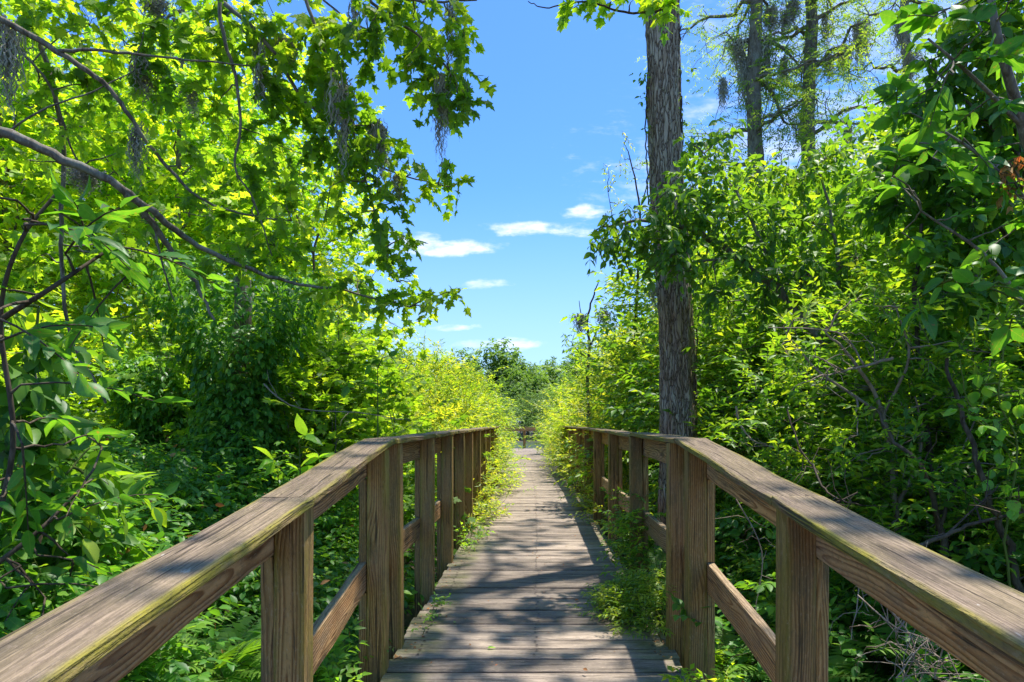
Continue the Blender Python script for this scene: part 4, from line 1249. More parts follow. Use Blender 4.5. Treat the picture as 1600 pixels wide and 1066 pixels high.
def big_leaf_plant(name, label, cat, loc, branches, spots, size, mat, seed, n=5, wd=0.42, L=0.2, upb=0.6, whorl=False, stem=None, spread=0.12):
    rg = np.random.default_rng(seed)
    loc = np.array(loc, float)
    root = plant_root(name, loc, label, cat)
    tb = TubeBuf()
    SP = []
    for pts, r0, r1 in branches:
        P = smooth_path([at(*p) - loc for p in pts], 5)
        tb.add(P, np.linspace(r0, r1, len(P)), 7)
        SP.append(P)
    SP = np.concatenate(SP)
    O, A = [], []
    for (px, py, Yb) in spots:
        c = at(px, py, Yb) - loc + rg.normal(0, .02, 3)
        k = np.argmin(np.linalg.norm(SP - c, axis=1))
        if np.linalg.norm(SP[k] - c) > 0.03:
            tb.add(curve(SP[k], c, 0.15, 6, 0.02, rg), np.linspace(0.0055, 0.003, 6), 5)
        a = nrm(nrm(c - SP[k]) * .7 + rdir(rg, 1, -.4, .6)[0])
        O.append(c); A.append(a)
    leaf_objs(root, big_leaf_meshes(mat, wd, 5, seed), O, A, L, n, size, rg, upb=upb, tb=tb, whorl=whorl)
    tb.build('branch', stem or M_GREENSTEM, root)
    return root


rg = np.random.default_rng(9)
sp = [(x + rg.normal(0, 12), y + rg.normal(0, 12), Yv) for x, y, Yv in
      [(20, 290, 2.0), (60, 330, 2.1), (30, 370, 2.0), (90, 390, 2.2), (140, 380, 2.3), (60, 440, 2.2), (10, 450, 2.0), (120, 440, 2.3), (170, 360, 2.3), (200, 400, 2.4), (95, 330, 2.2), (15, 520, 2.1),
       (20, 610, 2.2), (50, 670, 2.3), (15, 700, 2.1), (90, 700, 2.4), (40, 760, 2.3), (10, 790, 2.1), (80, 800, 2.4), (130, 760, 2.5), (30, 850, 2.3), (70, 880, 2.4), (15, 900, 2.2), (120, 850, 2.5), (45, 930, 2.3), (150, 700, 2.6), (10, 970, 2.2), (100, 930, 2.4)]]
big_leaf_plant('bay_shrub', 'shrub with big glossy pointed leaves filling the left edge above the near railing', 'shrub', (-1.95, 2.3, -0.62),
               [([(-60, 1100, 2.3), (-30, 900, 2.3), (20, 700, 2.25), (0, 500, 2.2), (30, 380, 2.15), (90, 300, 2.2)], 0.011, 0.005), ([(0, 500, 2.2), (80, 450, 2.2), (170, 390, 2.35)], 0.01, 0.005), ([(-30, 900, 2.3), (60, 830, 2.4), (130, 760, 2.5)], 0.01, 0.005)],
               sp, 0.104, M_BIG, 201, n=9, wd=0.38, L=0.30, upb=0.5, stem=M_TWIG)
sp = [(430 + rg.normal(0, 6), 705, 3.7), (470, 690, 3.6), (500, 712, 3.6), (450, 720, 3.7)]
big_leaf_plant('sapling', 'young sapling with pale lime green broad leaves behind the left cap', 'sapling', tuple(at(470, 690, 3.65) * [1, 1, 0] + [0, 0, -0.62]),
               [([(475, 1100, 3.65), (470, 800, 3.65), (468, 700, 3.65)], 0.008, 0.003)], sp, 0.12, M_LIME, 202, n=5, wd=0.45, L=0.08, whorl=True)
big_leaf_plant('sapling', 'sapling with a few broad dark leaves standing against the yellow bushes by the left kink', 'sapling', tuple(at(585, 560, 5.2) * [1, 1, 0] + [0, 0, -0.62]),
               [([(585, 850, 5.2), (590, 700, 5.2), (590, 575, 5.2)], 0.008, 0.003)], [(590, 575, 5.2), (580, 610, 5.2), (600, 555, 5.2), (560, 600, 5.2)], 0.115, M_BIG, 203, n=4, wd=0.5, L=0.08, whorl=True)
sp = [(x + rg.normal(0, 10), y + rg.normal(0, 10), Yv + rg.normal(0, .12)) for x, y, Yv in
      [(1580, 20, 3.1), (1530, 50, 3.1), (1490, 80, 3.1), (1560, 90, 3.2), (1450, 130, 3.2), (1500, 130, 3.1), (1590, 140, 3.2), (1540, 160, 3.2), (1470, 180, 3.3), (1430, 200, 3.3), (1510, 210, 3.2), (1580, 215, 3.2),
       (1450, 240, 3.3), (1400, 250, 3.4), (1540, 260, 3.3), (1590, 280, 3.3), (1490, 280, 3.3), (1430, 300, 3.4), (1560, 310, 3.4), (1380, 300, 3.5), (1510, 20, 3.2), (1460, 40, 3.2), (1595, 60, 3.1), (1420, 170, 3.3), (1480, 330, 3.4), (1400, 350, 3.5), (1540, 360, 3.4), (1590, 370, 3.4)]]
big_leaf_plant('bay_tree', 'tree with broad dark oval leaves at the upper right corner', 'tree', (2.75, 3.5, -0.62),
               [([(1680, 1000, 3.5), (1670, 600, 3.5), (1640, 350, 3.4), (1600, 200, 3.3), (1560, 60, 3.2), (1540, -60, 3.2)], 0.05, 0.012), ([(1640, 350, 3.4), (1540, 250, 3.3), (1450, 190, 3.3)], 0.012, 0.005), ([(1600, 200, 3.3), (1520, 120, 3.2), (1450, 60, 3.2)], 0.012, 0.005), ([(1670, 600, 3.5), (1560, 420, 3.4), (1440, 330, 3.4)], 0.014, 0.005)],
               sp, 0.128, M_BIG, 204, n=10, wd=0.50, L=0.20, upb=0.5, stem=M_BARK)
sp = [(1560, 460, 2.7), (1590, 440, 2.7), (1530, 440, 2.8), (1590, 500, 2.7), (1480, 440, 2.9), (1440, 470, 3.1)]
big_leaf_plant('sapling', 'sapling with a few very large drooping leaves at the right edge below the bay tree', 'sapling', (2.1, 2.75, -0.62),
               [([(1700, 1066, 2.7), (1660, 700, 2.7), (1620, 480, 2.7), (1560, 440, 2.75)], 0.012, 0.004), ([(1620, 480, 2.7), (1500, 430, 2.9)], 0.006, 0.003)], sp, 0.13, M_BIG, 205, n=3, wd=0.48, L=0.10)

blob_plant('bay_tree', 'second bay tree with smaller oval leaves filling the upper right behind the corner leaves', 'tree', (3.3, 4.2, -0.62),
           [([(1690, 900, 4.2), (1660, 500, 4.2), (1600, 250, 4.2), (1560, 40, 4.2)], 0.045, 0.01), ([(1660, 500, 4.2), (1540, 330, 4.2), (1430, 260, 4.3)], 0.016, 0.005), ([(1600, 250, 4.2), (1500, 150, 4.2), (1440, 90, 4.3)], 0.012, 0.004)],
           [(1580, 40, 50, 40, 4.2), (1510, 20, 44, 26, 4.2), (1580, -10, 50, 30, 4.2), (1540, 60, 44, 30, 4.2), (1480, 80, 36, 26, 4.2), (1420, 230, 34, 30, 4.3), (1380, 270, 34, 30, 4.3), (1540, 100, 44, 34, 4.2), (1590, 160, 40, 44, 4.2), (1490, 140, 36, 30, 4.2), (1440, 160, 24, 26, 4.3), (1530, 190, 44, 34, 4.2), (1470, 220, 40, 34, 4.2), (1580, 250, 44, 40, 4.2), (1510, 270, 44, 34, 4.2),
            (1440, 280, 36, 30, 4.3), (1400, 320, 36, 30, 4.3), (1480, 330, 44, 34, 4.2), (1560, 330, 44, 34, 4.2), (1590, 400, 40, 40, 4.2), (1520, 390, 44, 34, 4.2), (1450, 390, 40, 34, 4.2), (1560, 460, 44, 34, 4.1), (1470, 470, 40, 30, 4.1)],
           TO, 0.092, 0.16, 8, M_LAUREL, M_BARK, 111, density=2.3, depth=0.3, upb=0.4, tones=(0, .8), foliage='crown')
blob_plant('bay_shrub', 'second bay shrub with pointed leaves behind the first at the lower left edge', 'shrub', (-2.4, 2.8, -0.62),
           [([(-40, 1066, 2.8), (0, 800, 2.8), (40, 600, 2.8), (60, 480, 2.8)], 0.014, 0.005), ([(0, 800, 2.8), (90, 750, 2.8), (140, 700, 2.9)], 0.008, 0.004)],
           [(20, 480, 40, 40, 2.8), (70, 540, 40, 34, 2.9), (20, 600, 44, 40, 2.8), (80, 640, 44, 40, 2.9), (20, 700, 44, 40, 2.8), (100, 720, 44, 40, 2.9), (30, 790, 50, 40, 2.7), (110, 810, 50, 40, 2.8), (20, 880, 44, 40, 2.6), (90, 890, 50, 36, 2.7), (30, 960, 44, 36, 2.6), (160, 760, 30, 34, 2.9), (170, 850, 30, 30, 2.8)],
           TO, 0.105, 0.15, 7, M_LAUREL, M_GREENSTEM, 112, density=1.0, depth=0.25, upb=0.4, tones=(0, .7))

# shrub tips in the middle of the right side, yellow light put into the leaf colour
blob_plant('wax_myrtle', 'wax myrtle with yellow green upright tips reaching out of the right thicket', 'shrub', (2.0, 3.9, -0.62),
           [([(1420, 1000, 3.9), (1400, 800, 3.9), (1380, 650, 3.9), (1330, 560, 3.8), (1290, 520, 3.8)], 0.02, 0.005), ([(1400, 800, 3.9), (1440, 700, 3.9), (1430, 620, 3.8)], 0.014, 0.005), ([(1380, 650, 3.9), (1420, 560, 3.8), (1400, 480, 3.8)], 0.01, 0.004), ([(1380, 650, 3.9), (1280, 580, 3.8), (1230, 520, 3.8)], 0.01, 0.004)],
           [(1330, 470, 40, 26, 3.8), (1290, 500, 34, 20, 3.8), (1240, 500, 36, 24, 3.8), (1220, 540, 26, 18, 3.8), (1380, 480, 36, 26, 3.8), (1420, 520, 34, 26, 3.8), (1450, 560, 40, 24, 3.8), (1270, 570, 24, 14, 3.8),
            (1370, 640, 36, 26, 3.8), (1340, 680, 34, 26, 3.7), (1400, 680, 34, 24, 3.7), (1420, 640, 30, 24, 3.8), (1310, 730, 30, 20, 3.7), (1350, 720, 30, 20, 3.7), (1500, 600, 40, 26, 3.8), (1540, 550, 40, 26, 3.7)],
           TNARROW, 0.062, 0.12, 9, M_BRIGHT, M_DRYTWIG, 107, density=1.3, depth=0.16, upb=0.25, down=-0.5, tones=(0.1, 0.75), ang=0.55, droop=0.05)
blob_plant('heart_leaf_vine', 'climbing vine with heart shaped green leaves at the right edge above the cap', 'vine', (2.1, 3.0, -0.62),
           [([(1600, 1000, 3), (1570, 850, 3), (1590, 700, 3), (1560, 620, 3), (1580, 500, 3)], 0.006, 0.003), ([(1590, 700, 3), (1520, 640, 3), (1500, 560, 3)], 0.004, 0.002)],
           [(1580, 720, 22, 30, 3), (1590, 780, 16, 30, 2.9), (1560, 660, 30, 26, 3), (1590, 620, 20, 24, 3), (1510, 650, 24, 20, 3), (1540, 600, 24, 18, 3)],
           T_ovate(0.8, 0.03, 0.2), 0.055, 0.10, 5, M_LIME, M_GREENSTEM, 108, density=1.0, depth=0.10, upb=0.2)

# ------------------------------------------------------------------ the vine clad column on the left
def vine_column(name, label, px, Yc, z1, rad, seed):
    rg = np.random.default_rng(seed)
    x = (px - CX) / F * Yc
    root = plant_root(name, (x, Yc, -0.62), label, 'tree')
    tr, lb, tw = TubeBuf(), LeafBuf(), TubeBuf()
    H = z1 + 0.62
    P = np.array([(0.06 * math.sin(k), 0.04 * math.cos(k * 1.3), H * k / 9) for k in range(10)])
    tr.add(P, np.linspace(0.13, 0.07, 10), 9)
    n = 2600
    h = rg.uniform(0, 1, n) ** 0.9
    a = rg.uniform(0, 6.28, n)
    w = rad * (0.75 + 0.35 * np.sin(h * 9 + seed) + 0.35 * np.exp(-((h - .95) / .12) ** 2) + 0.5 * np.exp(-((h - .02) / .12) ** 2)) * rg.uniform(.6, 1.1, n)
    O = np.stack([w * np.cos(a), w * np.sin(a), h * H], -1)
    A = np.stack([np.cos(a), np.sin(a), rg.uniform(-1.2, .1, n)], -1) + rg.normal(0, .3, (n, 3))
    lb.sprays(TO, O, A, 0.20, 9, 0.066, rg, 1.15, 0.5, 0.45, 0.3, rg.uniform(0.1, .8, n), True, tw, trad=.0016)
    tr.build('trunk', M_BARK, root)
    tag(tw.build('vine_stems', M_GREENSTEM, root), kind='stuff')
    lb.build('foliage', M_VINE, root)


vine_column('vine_clad_trunk', 'dark column of vine leaves wrapped round a trunk left of the railing kink', 372, 6.2, 2.6, 0.44, 5)
vine_column('vine_clad_trunk', 'smaller dark column of vine leaves left of the tall vine column', 250, 7.2, 1.9, 0.22, 6)

# ------------------------------------------------------------------ rolling vine cover outside the railings
def vine_cover(name, label, sgn, seed, n, hfun, y0, y1, tmpl, size, lpf, Ls, mat, xlo=0.86, upb=0.85, tones=(0.05, 0.7), layers=0.5):
    rg = np.random.default_rng(seed)
    lb, tw = LeafBuf(), TubeBuf()
    u = rg.uniform(0, 1, n * 3)
    Yv = y0 + (y1 - y0) * u ** 1.35
    Xv = xlo + rg.uniform(0, 1, n * 3) ** 0.9 * (0.86 * Yv + 1.0 - xlo)
    ok = (Xv > xlo)
    Yv, Xv = Yv[ok][:n], Xv[ok][:n]
    z = hfun(Xv, Yv)
    lay = rg.uniform(0, 1, len(z)) ** 2 * layers
    z = np.maximum(z - lay, -0.6)
    O = np.stack([sgn * Xv, Yv, z], -1)
    A = rdir(rg, len(z), -0.15, 0.9) + np.array([-sgn * 0.3, -0.35, 0])
    tone = np.clip(rg.uniform(*tones, len(z)) * 0.6 + 0.35 * (0.5 + 0.5 * np.sin(Xv * 3.1 + 1) * np.sin(Yv * 2.3)), 0, 1)
    lb.sprays(tmpl, O, A, Ls, lpf, size, rg, 1.0, 0.25, upb, 0.28, tone, True, tw, trad=.0016)
    root = plant_root(name, (0, 0, 0), label, None)
    tag(root, kind='stuff')
    lb.build('leaves', mat, root)
    tw.build('stems', M_GREENSTEM, root)
    return root


def hL(x, y):
    s = np.clip((x - 0.85) / 1.7, 0, 1)
    s = s * s * (3 - 2 * s)
    h = 0.05 + 0.80 * s + 0.10 * np.sin(x * 2.6 + y * 1.2) + 0.07 * np.sin(y * 4.1 - x * 1.7) + 0.03 * (y - 3) * s
    h = h - 0.22 * np.clip(2.6 - y, 0, 1)
    return h


def hR(x, y):
    s = np.clip((x - 1.1) / 2.2, 0, 1)
    return -0.30 + 0.75 * s * s * (3 - 2 * s) + 0.13 * np.sin(x * 3.2 + y * 1.4) + 0.09 * np.sin(y * 5.1 - x * 2.2)


vine_cover('vine_cover', 'rolling mound of green vines between the left railing and the maples', -1, 301, 5200, hL, 1.2, 10.5, TO, 0.060, 8, 0.17, M_VINE)
vine_cover('undergrowth', 'shaded leafy undergrowth outside the right railing', 1, 302, 3800, hR, 1.2, 10.5, TS, 0.055, 9, 0.17, M_VINE, tones=(0.0, 0.6), layers=0.3)


def fern_mesh(seed, n_fr=11, L=0.5):
    rg = np.random.default_rng(seed)
    lb, tb = LeafBuf(), TubeBuf()
    for k in range(n_fr):
        a = k * 2.4 + rg.normal(0, .2)
        el = rg.uniform(.6, 1.3)
        d = np.array([math.cos(a) * math.cos(el), math.sin(a) * math.cos(el), math.sin(el)])
        Lk = L * rg.uniform(.7, 1.15)
        tt = np.linspace(0, 1, 20)
        Q = d * (Lk * tt)[:, None] + np.array([math.cos(a), math.sin(a), 0]) * (Lk * .35 * tt ** 2)[:, None] - np.array([0, 0, 1]) * (Lk * .45 * tt ** 2)[:, None]
        tb.add(Q[::3], np.linspace(.003, .001, len(Q[::3])), 4)
        tg = nrm(np.gradient(Q, axis=0))
        side = nrm(np.cross(tg, np.array([0, 0, 1.0])))
        N = np.cross(side, tg)
        sz = 0.30 * Lk * np.sin(np.pi * np.clip(tt * .86 + .12, 0, 1)) ** .8
        for sg in (-1, 1):
            D = side * sg + tg * 0.35 + rg.normal(0, .05, Q.shape)
            lb.put(TL, Q[3:], D[3:], (N + rg.normal(0, .12, Q.shape))[3:], sz[3:], np.clip(rg.uniform(.2, .8) + rg.normal(0, .1, 17), 0, 1))
    return lb, tb


FP = []
for k in range(3):
    lb, tb = fern_mesh(400 + k)
    r = plant_root('fern', (0, 0, 0), 'x', 'fern', 'sword ferns around the boardwalk')
    lb.build('foliage', M_FERN, r)
    tag(tb.build('stems', M_GREENSTEM, r), kind='stuff')
    FP.append(r)
FL = [
    (-1.15, 2.55, -.02, 1.0, 'fern under the near left rail beside the first post'), (-1.30, 2.85, .10, .9, 'fern below the sloping left rail, further back'), (-1.05, 3.3, -.10, .8, 'small fern between the two near left posts'),
    (-1.6, 2.5, .25, 1.0, 'fern against the underside of the near left rail board'), (1.02, 2.85, -.35, 1.0, 'fern between the two near right posts'), (1.15, 2.45, -.30, .95, 'fern just right of the near right post'),
    (1.30, 3.3, -.15, 1.0, 'fern deep behind the near right lower rail'), (1.45, 2.3, -.25, 1.0, 'fern at the bottom right under the cap'), (1.05, 3.9, -.25, 1.0, 'fern behind the kink posts on the right'),
    (.98, 4.9, -.15, .9, 'fern below the first level rail on the right'), (.98, 5.4, -.05, .9, 'fern between the second and third level posts on the right'), (-1.0, 5.0, -.2, .8, 'fern below the first level rail on the left'),
    (.90, 3.0, -.38, .8, 'bright fern poking up beside the deck at the bottom right'), (1.6, 3.9, -.05, 1.1, 'fern under the laurel shrubs on the right'), (1.9, 3.2, -.05, 1.1, 'fern in deep shade at the lower right'),
    (1.0, 7.0, -.1, .9, 'fern below the level right railing further along'),
]
for k, (x, y, z, s, lbl) in enumerate(FL):
    p = FP[k % 3]
    put(p, x, y, rg.uniform(0, 6.28), s, lbl, k < 3, z=z)

# plants pushing over the edge of the planks
def edge_clump(name, label, pts, tmpl, size, mat, seed, n=26, Ls=0.16, lpf=9, spread=(.09, .12, .06), lean=(0, 0, .3), upb=0.6, tones=(.2, .9)):
    rg = np.random.default_rng(seed)
    root = plant_root(name, tuple(np.array(pts[0]) * [1, 1, 0] + [0, 0, -0.3]), label, 'plant', 'plants pushing through the railings')
    lb, tb = LeafBuf(), TubeBuf()
    loc = np.array(root.location)
    for p in pts:
        p = np.array(p, float)
        O = p - loc + rg.normal(0, 1, (n, 3)) * np.array(spread)
        O[:, 2] = np.maximum(O[:, 2], 0.325)
        A = nrm(rdir(rg, n, -.1, .8) + np.array(lean))
        A[:, 2] = np.abs(A[:, 2])
        for o in O[::5]:
            b = np.array([p[0] - loc[0] + math.copysign(.25, p[0]), p[1] - loc[1], -0.25])
            tb.add(curve(b, o, .1, 5, .01, rg), [.004, .0035, .003, .002, .002], 4)
        lb.sprays(tmpl, O, A, Ls, lpf, size, rg, .95, .15, upb, .3, rg.uniform(*tones, n), True, tb, trad=.0015)
    tag(tb.build('stems', M_GREENSTEM, root), kind='stuff')
    lb.build('foliage', mat, root)


edge_clump('edge_plant', 'feathery yellow green clump spilling over the right edge of the planks before the kink', [(.64, 3.95, .05), (.54, 4.15, .05), (.66, 4.3, .14), (.46, 4.3, .03), (.70, 4.05, .2), (.50, 4.05, .04), (.60, 4.4, .10)], TNARROW, 0.042, M_WILLOW, 501, n=44, Ls=.13, lpf=12, spread=(.05, .12, .05), lean=(-.5, -.1, .1), tones=(0, .7))
edge_clump('edge_plant', 'dark leafy stems climbing through the right level railing at its second post', [(.68, 4.75, .30), (.68, 5.0, .42), (.72, 4.75, .25), (.64, 5.1, .28), (.72, 5.0, .5)], TS, 0.055, M_LAUREL, 502, n=22, spread=(.06, .12, .08), lean=(-.4, 0, .2))
edge_clump('edge_plant', 'bright bush pushing through the left railing past the fifth post', [(-.68, 7.6, .10), (-.68, 8.2, .18), (-.66, 8.9, .3), (-.7, 9.6, .4), (-.66, 10.4, .42), (-.64, 9.0, .1), (-.56, 8.4, .06)], TNARROW, 0.07, M_WILLOW, 503, n=24, spread=(.09, .3, .12), lean=(.4, 0, .4))
edge_clump('edge_plant', 'bright bush hiding the far end of the left railing and half the planks', [(-.72, 11.2, .5), (-.72, 12, .6), (-.76, 13, .6), (-.82, 14.2, .6), (-.95, 15.8, .6), (-1.1, 17.5, .6), (-.5, 11.6, .15), (-.6, 13.4, .15)], TNARROW, 0.085, M_WILLOW, 504, n=36, Ls=.24, spread=(.14, .5, .26), lean=(.3, 0, .4))
edge_clump('edge_plant', 'bright leaves pushing through the right railing between the far posts', [(.70, 8.0, .1), (.70, 9.2, .12), (.67, 10.5, .25), (.64, 11.8, .35), (.6, 13, .45)], TNARROW, 0.07, M_WILLOW, 505, n=30, spread=(.08, .4, .14), lean=(-.4, 0, .4))
edge_clump('edge_plant', 'bright bush hiding the far end of the right railing beside the end post', [(.5, 14.5, .4), (.5, 16, .5), (.45, 17.6, .6), (.5, 19.5, .6), (.55, 22, .6), (.55, 17, .9)], TNARROW, 0.085, M_WILLOW, 506, n=52, Ls=.24, spread=(.16, .6, .3), lean=(-.3, 0, .4))
edge_clump('edge_plant', 'low green leaves at the foot of the third left level post', [(-.64, 6.3, .05), (-.62, 6.7, .08)], TS, 0.055, M_LIME, 507, n=9, spread=(.04, .12, .03), lean=(.4, 0, .3))
edge_clump('edge_plant', 'tiny weeds growing from the plank edge beside the kink post on the left', [(-.66, 3.9, .02), (-.64, 4.3, .03)], TS, 0.028, M_VINE, 508, n=10, Ls=.06, spread=(.03, .10, .01), lean=(.3, 0, .3))
edge_clump('edge_plant', 'bright leaf sprigs rising at the bottom of the picture before the right kink post', [(.66, 2.93, .02), (.80, 2.85, .05)], TS, 0.05, M_BRIGHT, 509, n=9, Ls=.10, spread=(.04, .04, .03), lean=(-.2, 0, .8))
edge_clump('edge_plant', 'pale green leaves below the sloping rail at the foot of the left kink post', [(-.86, 2.95, .05), (-.95, 3.05, .12), (-1.05, 2.8, .05)], TS, 0.06, M_LIME, 510, n=10, Ls=.12, spread=(.06, .06, .04), lean=(.2, -.2, .5))

# ------------------------------------------------------------------ cypresses at the upper right with grey moss
def cypress(label, px, py_b, lean_px, Yc, r, H, limbs, seed, name='cypress_tree', group='moss hung cypress trees behind the thicket', nl=18):
    rg = np.random.default_rng(seed)
    b = at(px, py_b, Yc)
    loc = np.array([b[0], Yc, -0.62])
    root = plant_root(name, loc, label, 'tree', group)
    lx_ = lean_px / F * Yc
    n = 12
    P = np.array([(lx_ * (k / n) + 0.05 * math.sin(k * 1.7 + seed), 0.04 * math.cos(k), H * k / n) for k in range(n + 1)])
    bark_trunk('trunk', P, np.linspace(r * 1.15, r * .45, n + 1), M_BARK, root, 40, 150, 0.012, seed, 14)
    tb, lb = TubeBuf(), LeafBuf()
    paths = [smooth_path([at(x, y, Yc) - loc for x, y in l], 4) for l in limbs]
    for k in range(nl):
        h = rg.uniform(.42, .98) * H
        a = rg.uniform(0, 6.28)
        L = rg.uniform(.8, 2.2)
        c0 = np.array([np.interp(h, P[:, 2], P[:, 0]), np.interp(h, P[:, 2], P[:, 1]), h])
        paths.append(curve(c0, c0 + np.array([L * math.cos(a), L * math.sin(a), rg.uniform(-.5, .8)]), 0.2, 9, 0.03, rg))
    for p in paths:
        tb.add(p, np.linspace(.05, .012, len(p)), 6)
        for q in p[2::2]:
            for kk in range(3):
                e = q + rg.normal(0, .45, 3)
                s = curve(q, e, .2, 5, .04, rg)
                tb.add(s, np.linspace(.012, .004, 5), 4)
                lb.sprays(TNARROW, e + rg.normal(0, .14, (5, 3)), rdir(rg, 5, -.5, .5), .36, 16, 0.085, rg, 1.1, .3, .5, .4)
    tb.build('limbs', M_BARK, root)
    lb.build('crown', M_CYP, root)


cypress('grey moss hung cypress, first behind the tall bare trunk at the upper right', 1180, 200, 0, 15, .21, 14.5, [[(1180, 60), (1150, 65), (1135, 50)], [(1185, 120), (1210, 150), (1225, 190), (1250, 195)], [(1183, 60), (1215, 70), (1238, 90), (1258, 115)]], 601)
cypress('grey cypress with a bent upturned limb, second at the upper right', 1268, 190, -4, 15.5, .20, 14.5, [[(1266, 130), (1258, 115), (1300, 90), (1340, 75), (1366, 67)], [(1266, 190), (1320, 192), (1360, 196)]], 602)
cypress('feathery cypress behind the upper right corner leaves', 1410, 190, 6, 17, .16, 14.5, [], 603, nl=24)
cypress('pale cypress showing through the maple leaves at the far upper left', 45, 190, 0, 17, .16, 15, [], 604, nl=16, group='cypress trees behind the left maples')
cypress('leafless looking cypress seen through a gap in the maple leaves', 285, 260, 0, 17, .13, 13, [[(285, 220), (240, 200), (200, 215)]], 605, nl=16, group='cypress trees behind the left maples')

# grey moss: variants, then copies
def moss_mesh(seed, L, wd, n, thick):
    rg = np.random.default_rng(seed)
    V, T = [], []
    k = 0
    for s in range(n):
        x0, y0 = rg.normal(0, wd * .45, 2)
        l = L * rg.uniform(.25, 1.0) * (1.0 - .5 * min(1, (abs(x0) + abs(y0)) / wd))
        z0 = -L * rg.uniform(0, .45) * rg.uniform(0, 1)
        m = max(4, int(l / 0.035))
        tt = np.linspace(0, 1, m)
        px_ = x0 + np.cumsum(rg.normal(0, .007, m)) + .012 * np.sin(tt * 30 + s)
        py_ = y0 + np.cumsum(rg.normal(0, .007, m)) + .012 * np.cos(tt * 26 + s)
        pz = z0 - l * tt
        a = rg.uniform(0, 6.28)
        w = thick * rg.uniform(.35, 1.0) * (1 - .6 * tt) * (0.6 + 0.8 * rg.uniform(0, 1, m))
        dx, dy = math.cos(a), math.sin(a)
        for i in range(m):
            V += [(px_[i] - dx * w[i], py_[i] - dy * w[i], pz[i]), (px_[i] + dx * w[i], py_[i] + dy * w[i], pz[i])]
            if i:
                T += [(k + 2 * i - 2, k + 2 * i - 1, k + 2 * i + 1), (k + 2 * i - 2, k + 2 * i + 1, k + 2 * i)]
        k += 2 * m
        for i in range(1, m, 2):           # short side curls
            e = rg.normal(0, .014, 3)
            V += [(px_[i], py_[i], pz[i]), (px_[i] + .003, py_[i] + .002, pz[i]), (px_[i] + e[0], py_[i] + e[1], pz[i] - 0.03 + e[2])]
            T.append((k, k + 1, k + 2))
            k += 3
    return mesh_from('spanish_moss', np.array(V), tri=np.array(T), mat=M_MOSS)


MO = [moss_mesh(1, 1.0, .045, 70, .007), moss_mesh(2, 1.0, .10, 110, .007), moss_mesh(3, 1.0, .032, 40, .0065), moss_mesh(4, 1.0, .09, 130, .007)]


def moss(px, py, Yv, Lpx, v, label, group='grey moss hanging from the branches', wsc=1.0):
    o = obj('spanish_moss', MO[v], None, tuple(at(px, py, Yv)))
    L = Lpx / F * Yv
    o.scale = (max(.6, wsc), max(.6, wsc), L)
    o.rotation_euler = (0, 0, px * .7)
    tag(o, label, 'moss', group)


moss(704, -5, 4.95, 165, 2, 'thin straight grey moss strand hanging from the top edge by the sky')
moss(690, 112, 4.95, 178, 0, 'long grey moss strand below the right tip of the maple')
moss(553, -5, 4.9, 100, 2, 'grey moss strand at the top of the maple left of the straight strand')
moss(612, -5, 4.9, 60, 2, 'short grey moss strand at the top edge of the maple')
moss(532, 115, 5.0, 170, 1, 'wide grey moss tuft hanging in the middle of the maple')
moss(590, 190, 5.2, 110, 3, 'bushy moss tuft where the drooping maple branch forks')
moss(620, 270, 5.3, 60, 2, 'short moss strand under the drooping maple fork')
moss(405, 60, 5.0, 150, 0, 'dark moss strand inside the maple by the long hanging branch')
moss(245, -5, 5.0, 50, 1, 'moss tuft at the top edge over the horizontal branch')
moss(222, 90, 5.0, 80, 3, 'moss tuft on the horizontal branch at the upper left')
moss(214, 190, 5.1, 120, 0, 'dark moss strand in the middle of the left leaves')
moss(15, 30, 4.6, 170, 1, 'grey moss curtain at the top left corner')
moss(130, 262, 4.4, 45, 3, 'moss beard under the pale bent limb')
moss(300, 135, 5.1, 65, 2, 'thin moss strand left of the long hanging branch')
moss(445, 60, 5.1, 60, 3, 'moss tuft on the diagonal maple branch')
GC = 'grey moss hanging from the cypress trees'
for k, (x, y, l, v, lb_) in enumerate([
    (1130, 120, 70, 0, 'moss strand left of the first cypress'), (1152, 60, 60, 1, 'moss tuft on the left limb of the first cypress'), (1165, 80, 120, 3, 'moss on the left side of the first cypress trunk'), (1196, 60, 110, 1, 'moss right of the first cypress trunk'),
    (1205, 10, 60, 3, 'moss curtain between the two cypresses at the top'), (1228, 15, 55, 0, 'moss strand between the two cypresses'), (1238, 0, 50, 1, 'moss strand left of the second cypress at the top'), (1225, 88, 60, 0, 'moss strand under the curved limb'), (1248, 190, 60, 0, 'moss strand above the thicket below the second cypress'),
    (1296, 85, 55, 0, 'moss strand under the upturned limb'), (1318, 70, 60, 1, 'moss tuft at the end of the upturned limb'), (1290, 20, 80, 2, 'moss strand right of the second cypress'), (1345, 30, 90, 3, 'moss curtain over the end of the upturned limb'), (1406, 15, 90, 3, 'moss on the feathery cypress'), (1425, 80, 60, 1, 'moss low on the feathery cypress'), (1325, 196, 70, 0, 'moss under the lowest straight limb')]):
    moss(x, y, 15 + .05 * k, l, v, lb_, GC, 2.2)
moss(907, 490, 14, 40, 1, 'small moss tuft on the thin snag left side', GC, 1.8)
moss(944, 485, 14, 36, 1, 'small moss tuft on the thin snag right side', GC, 1.8)
for s_, x_ in ((1, 1021), (2, 1062)):
    moss(x_, 440, 6.0, 60, 2, ('moss on the left side of the tall trunk' if s_ == 1 else 'moss on the right side of the tall trunk'))

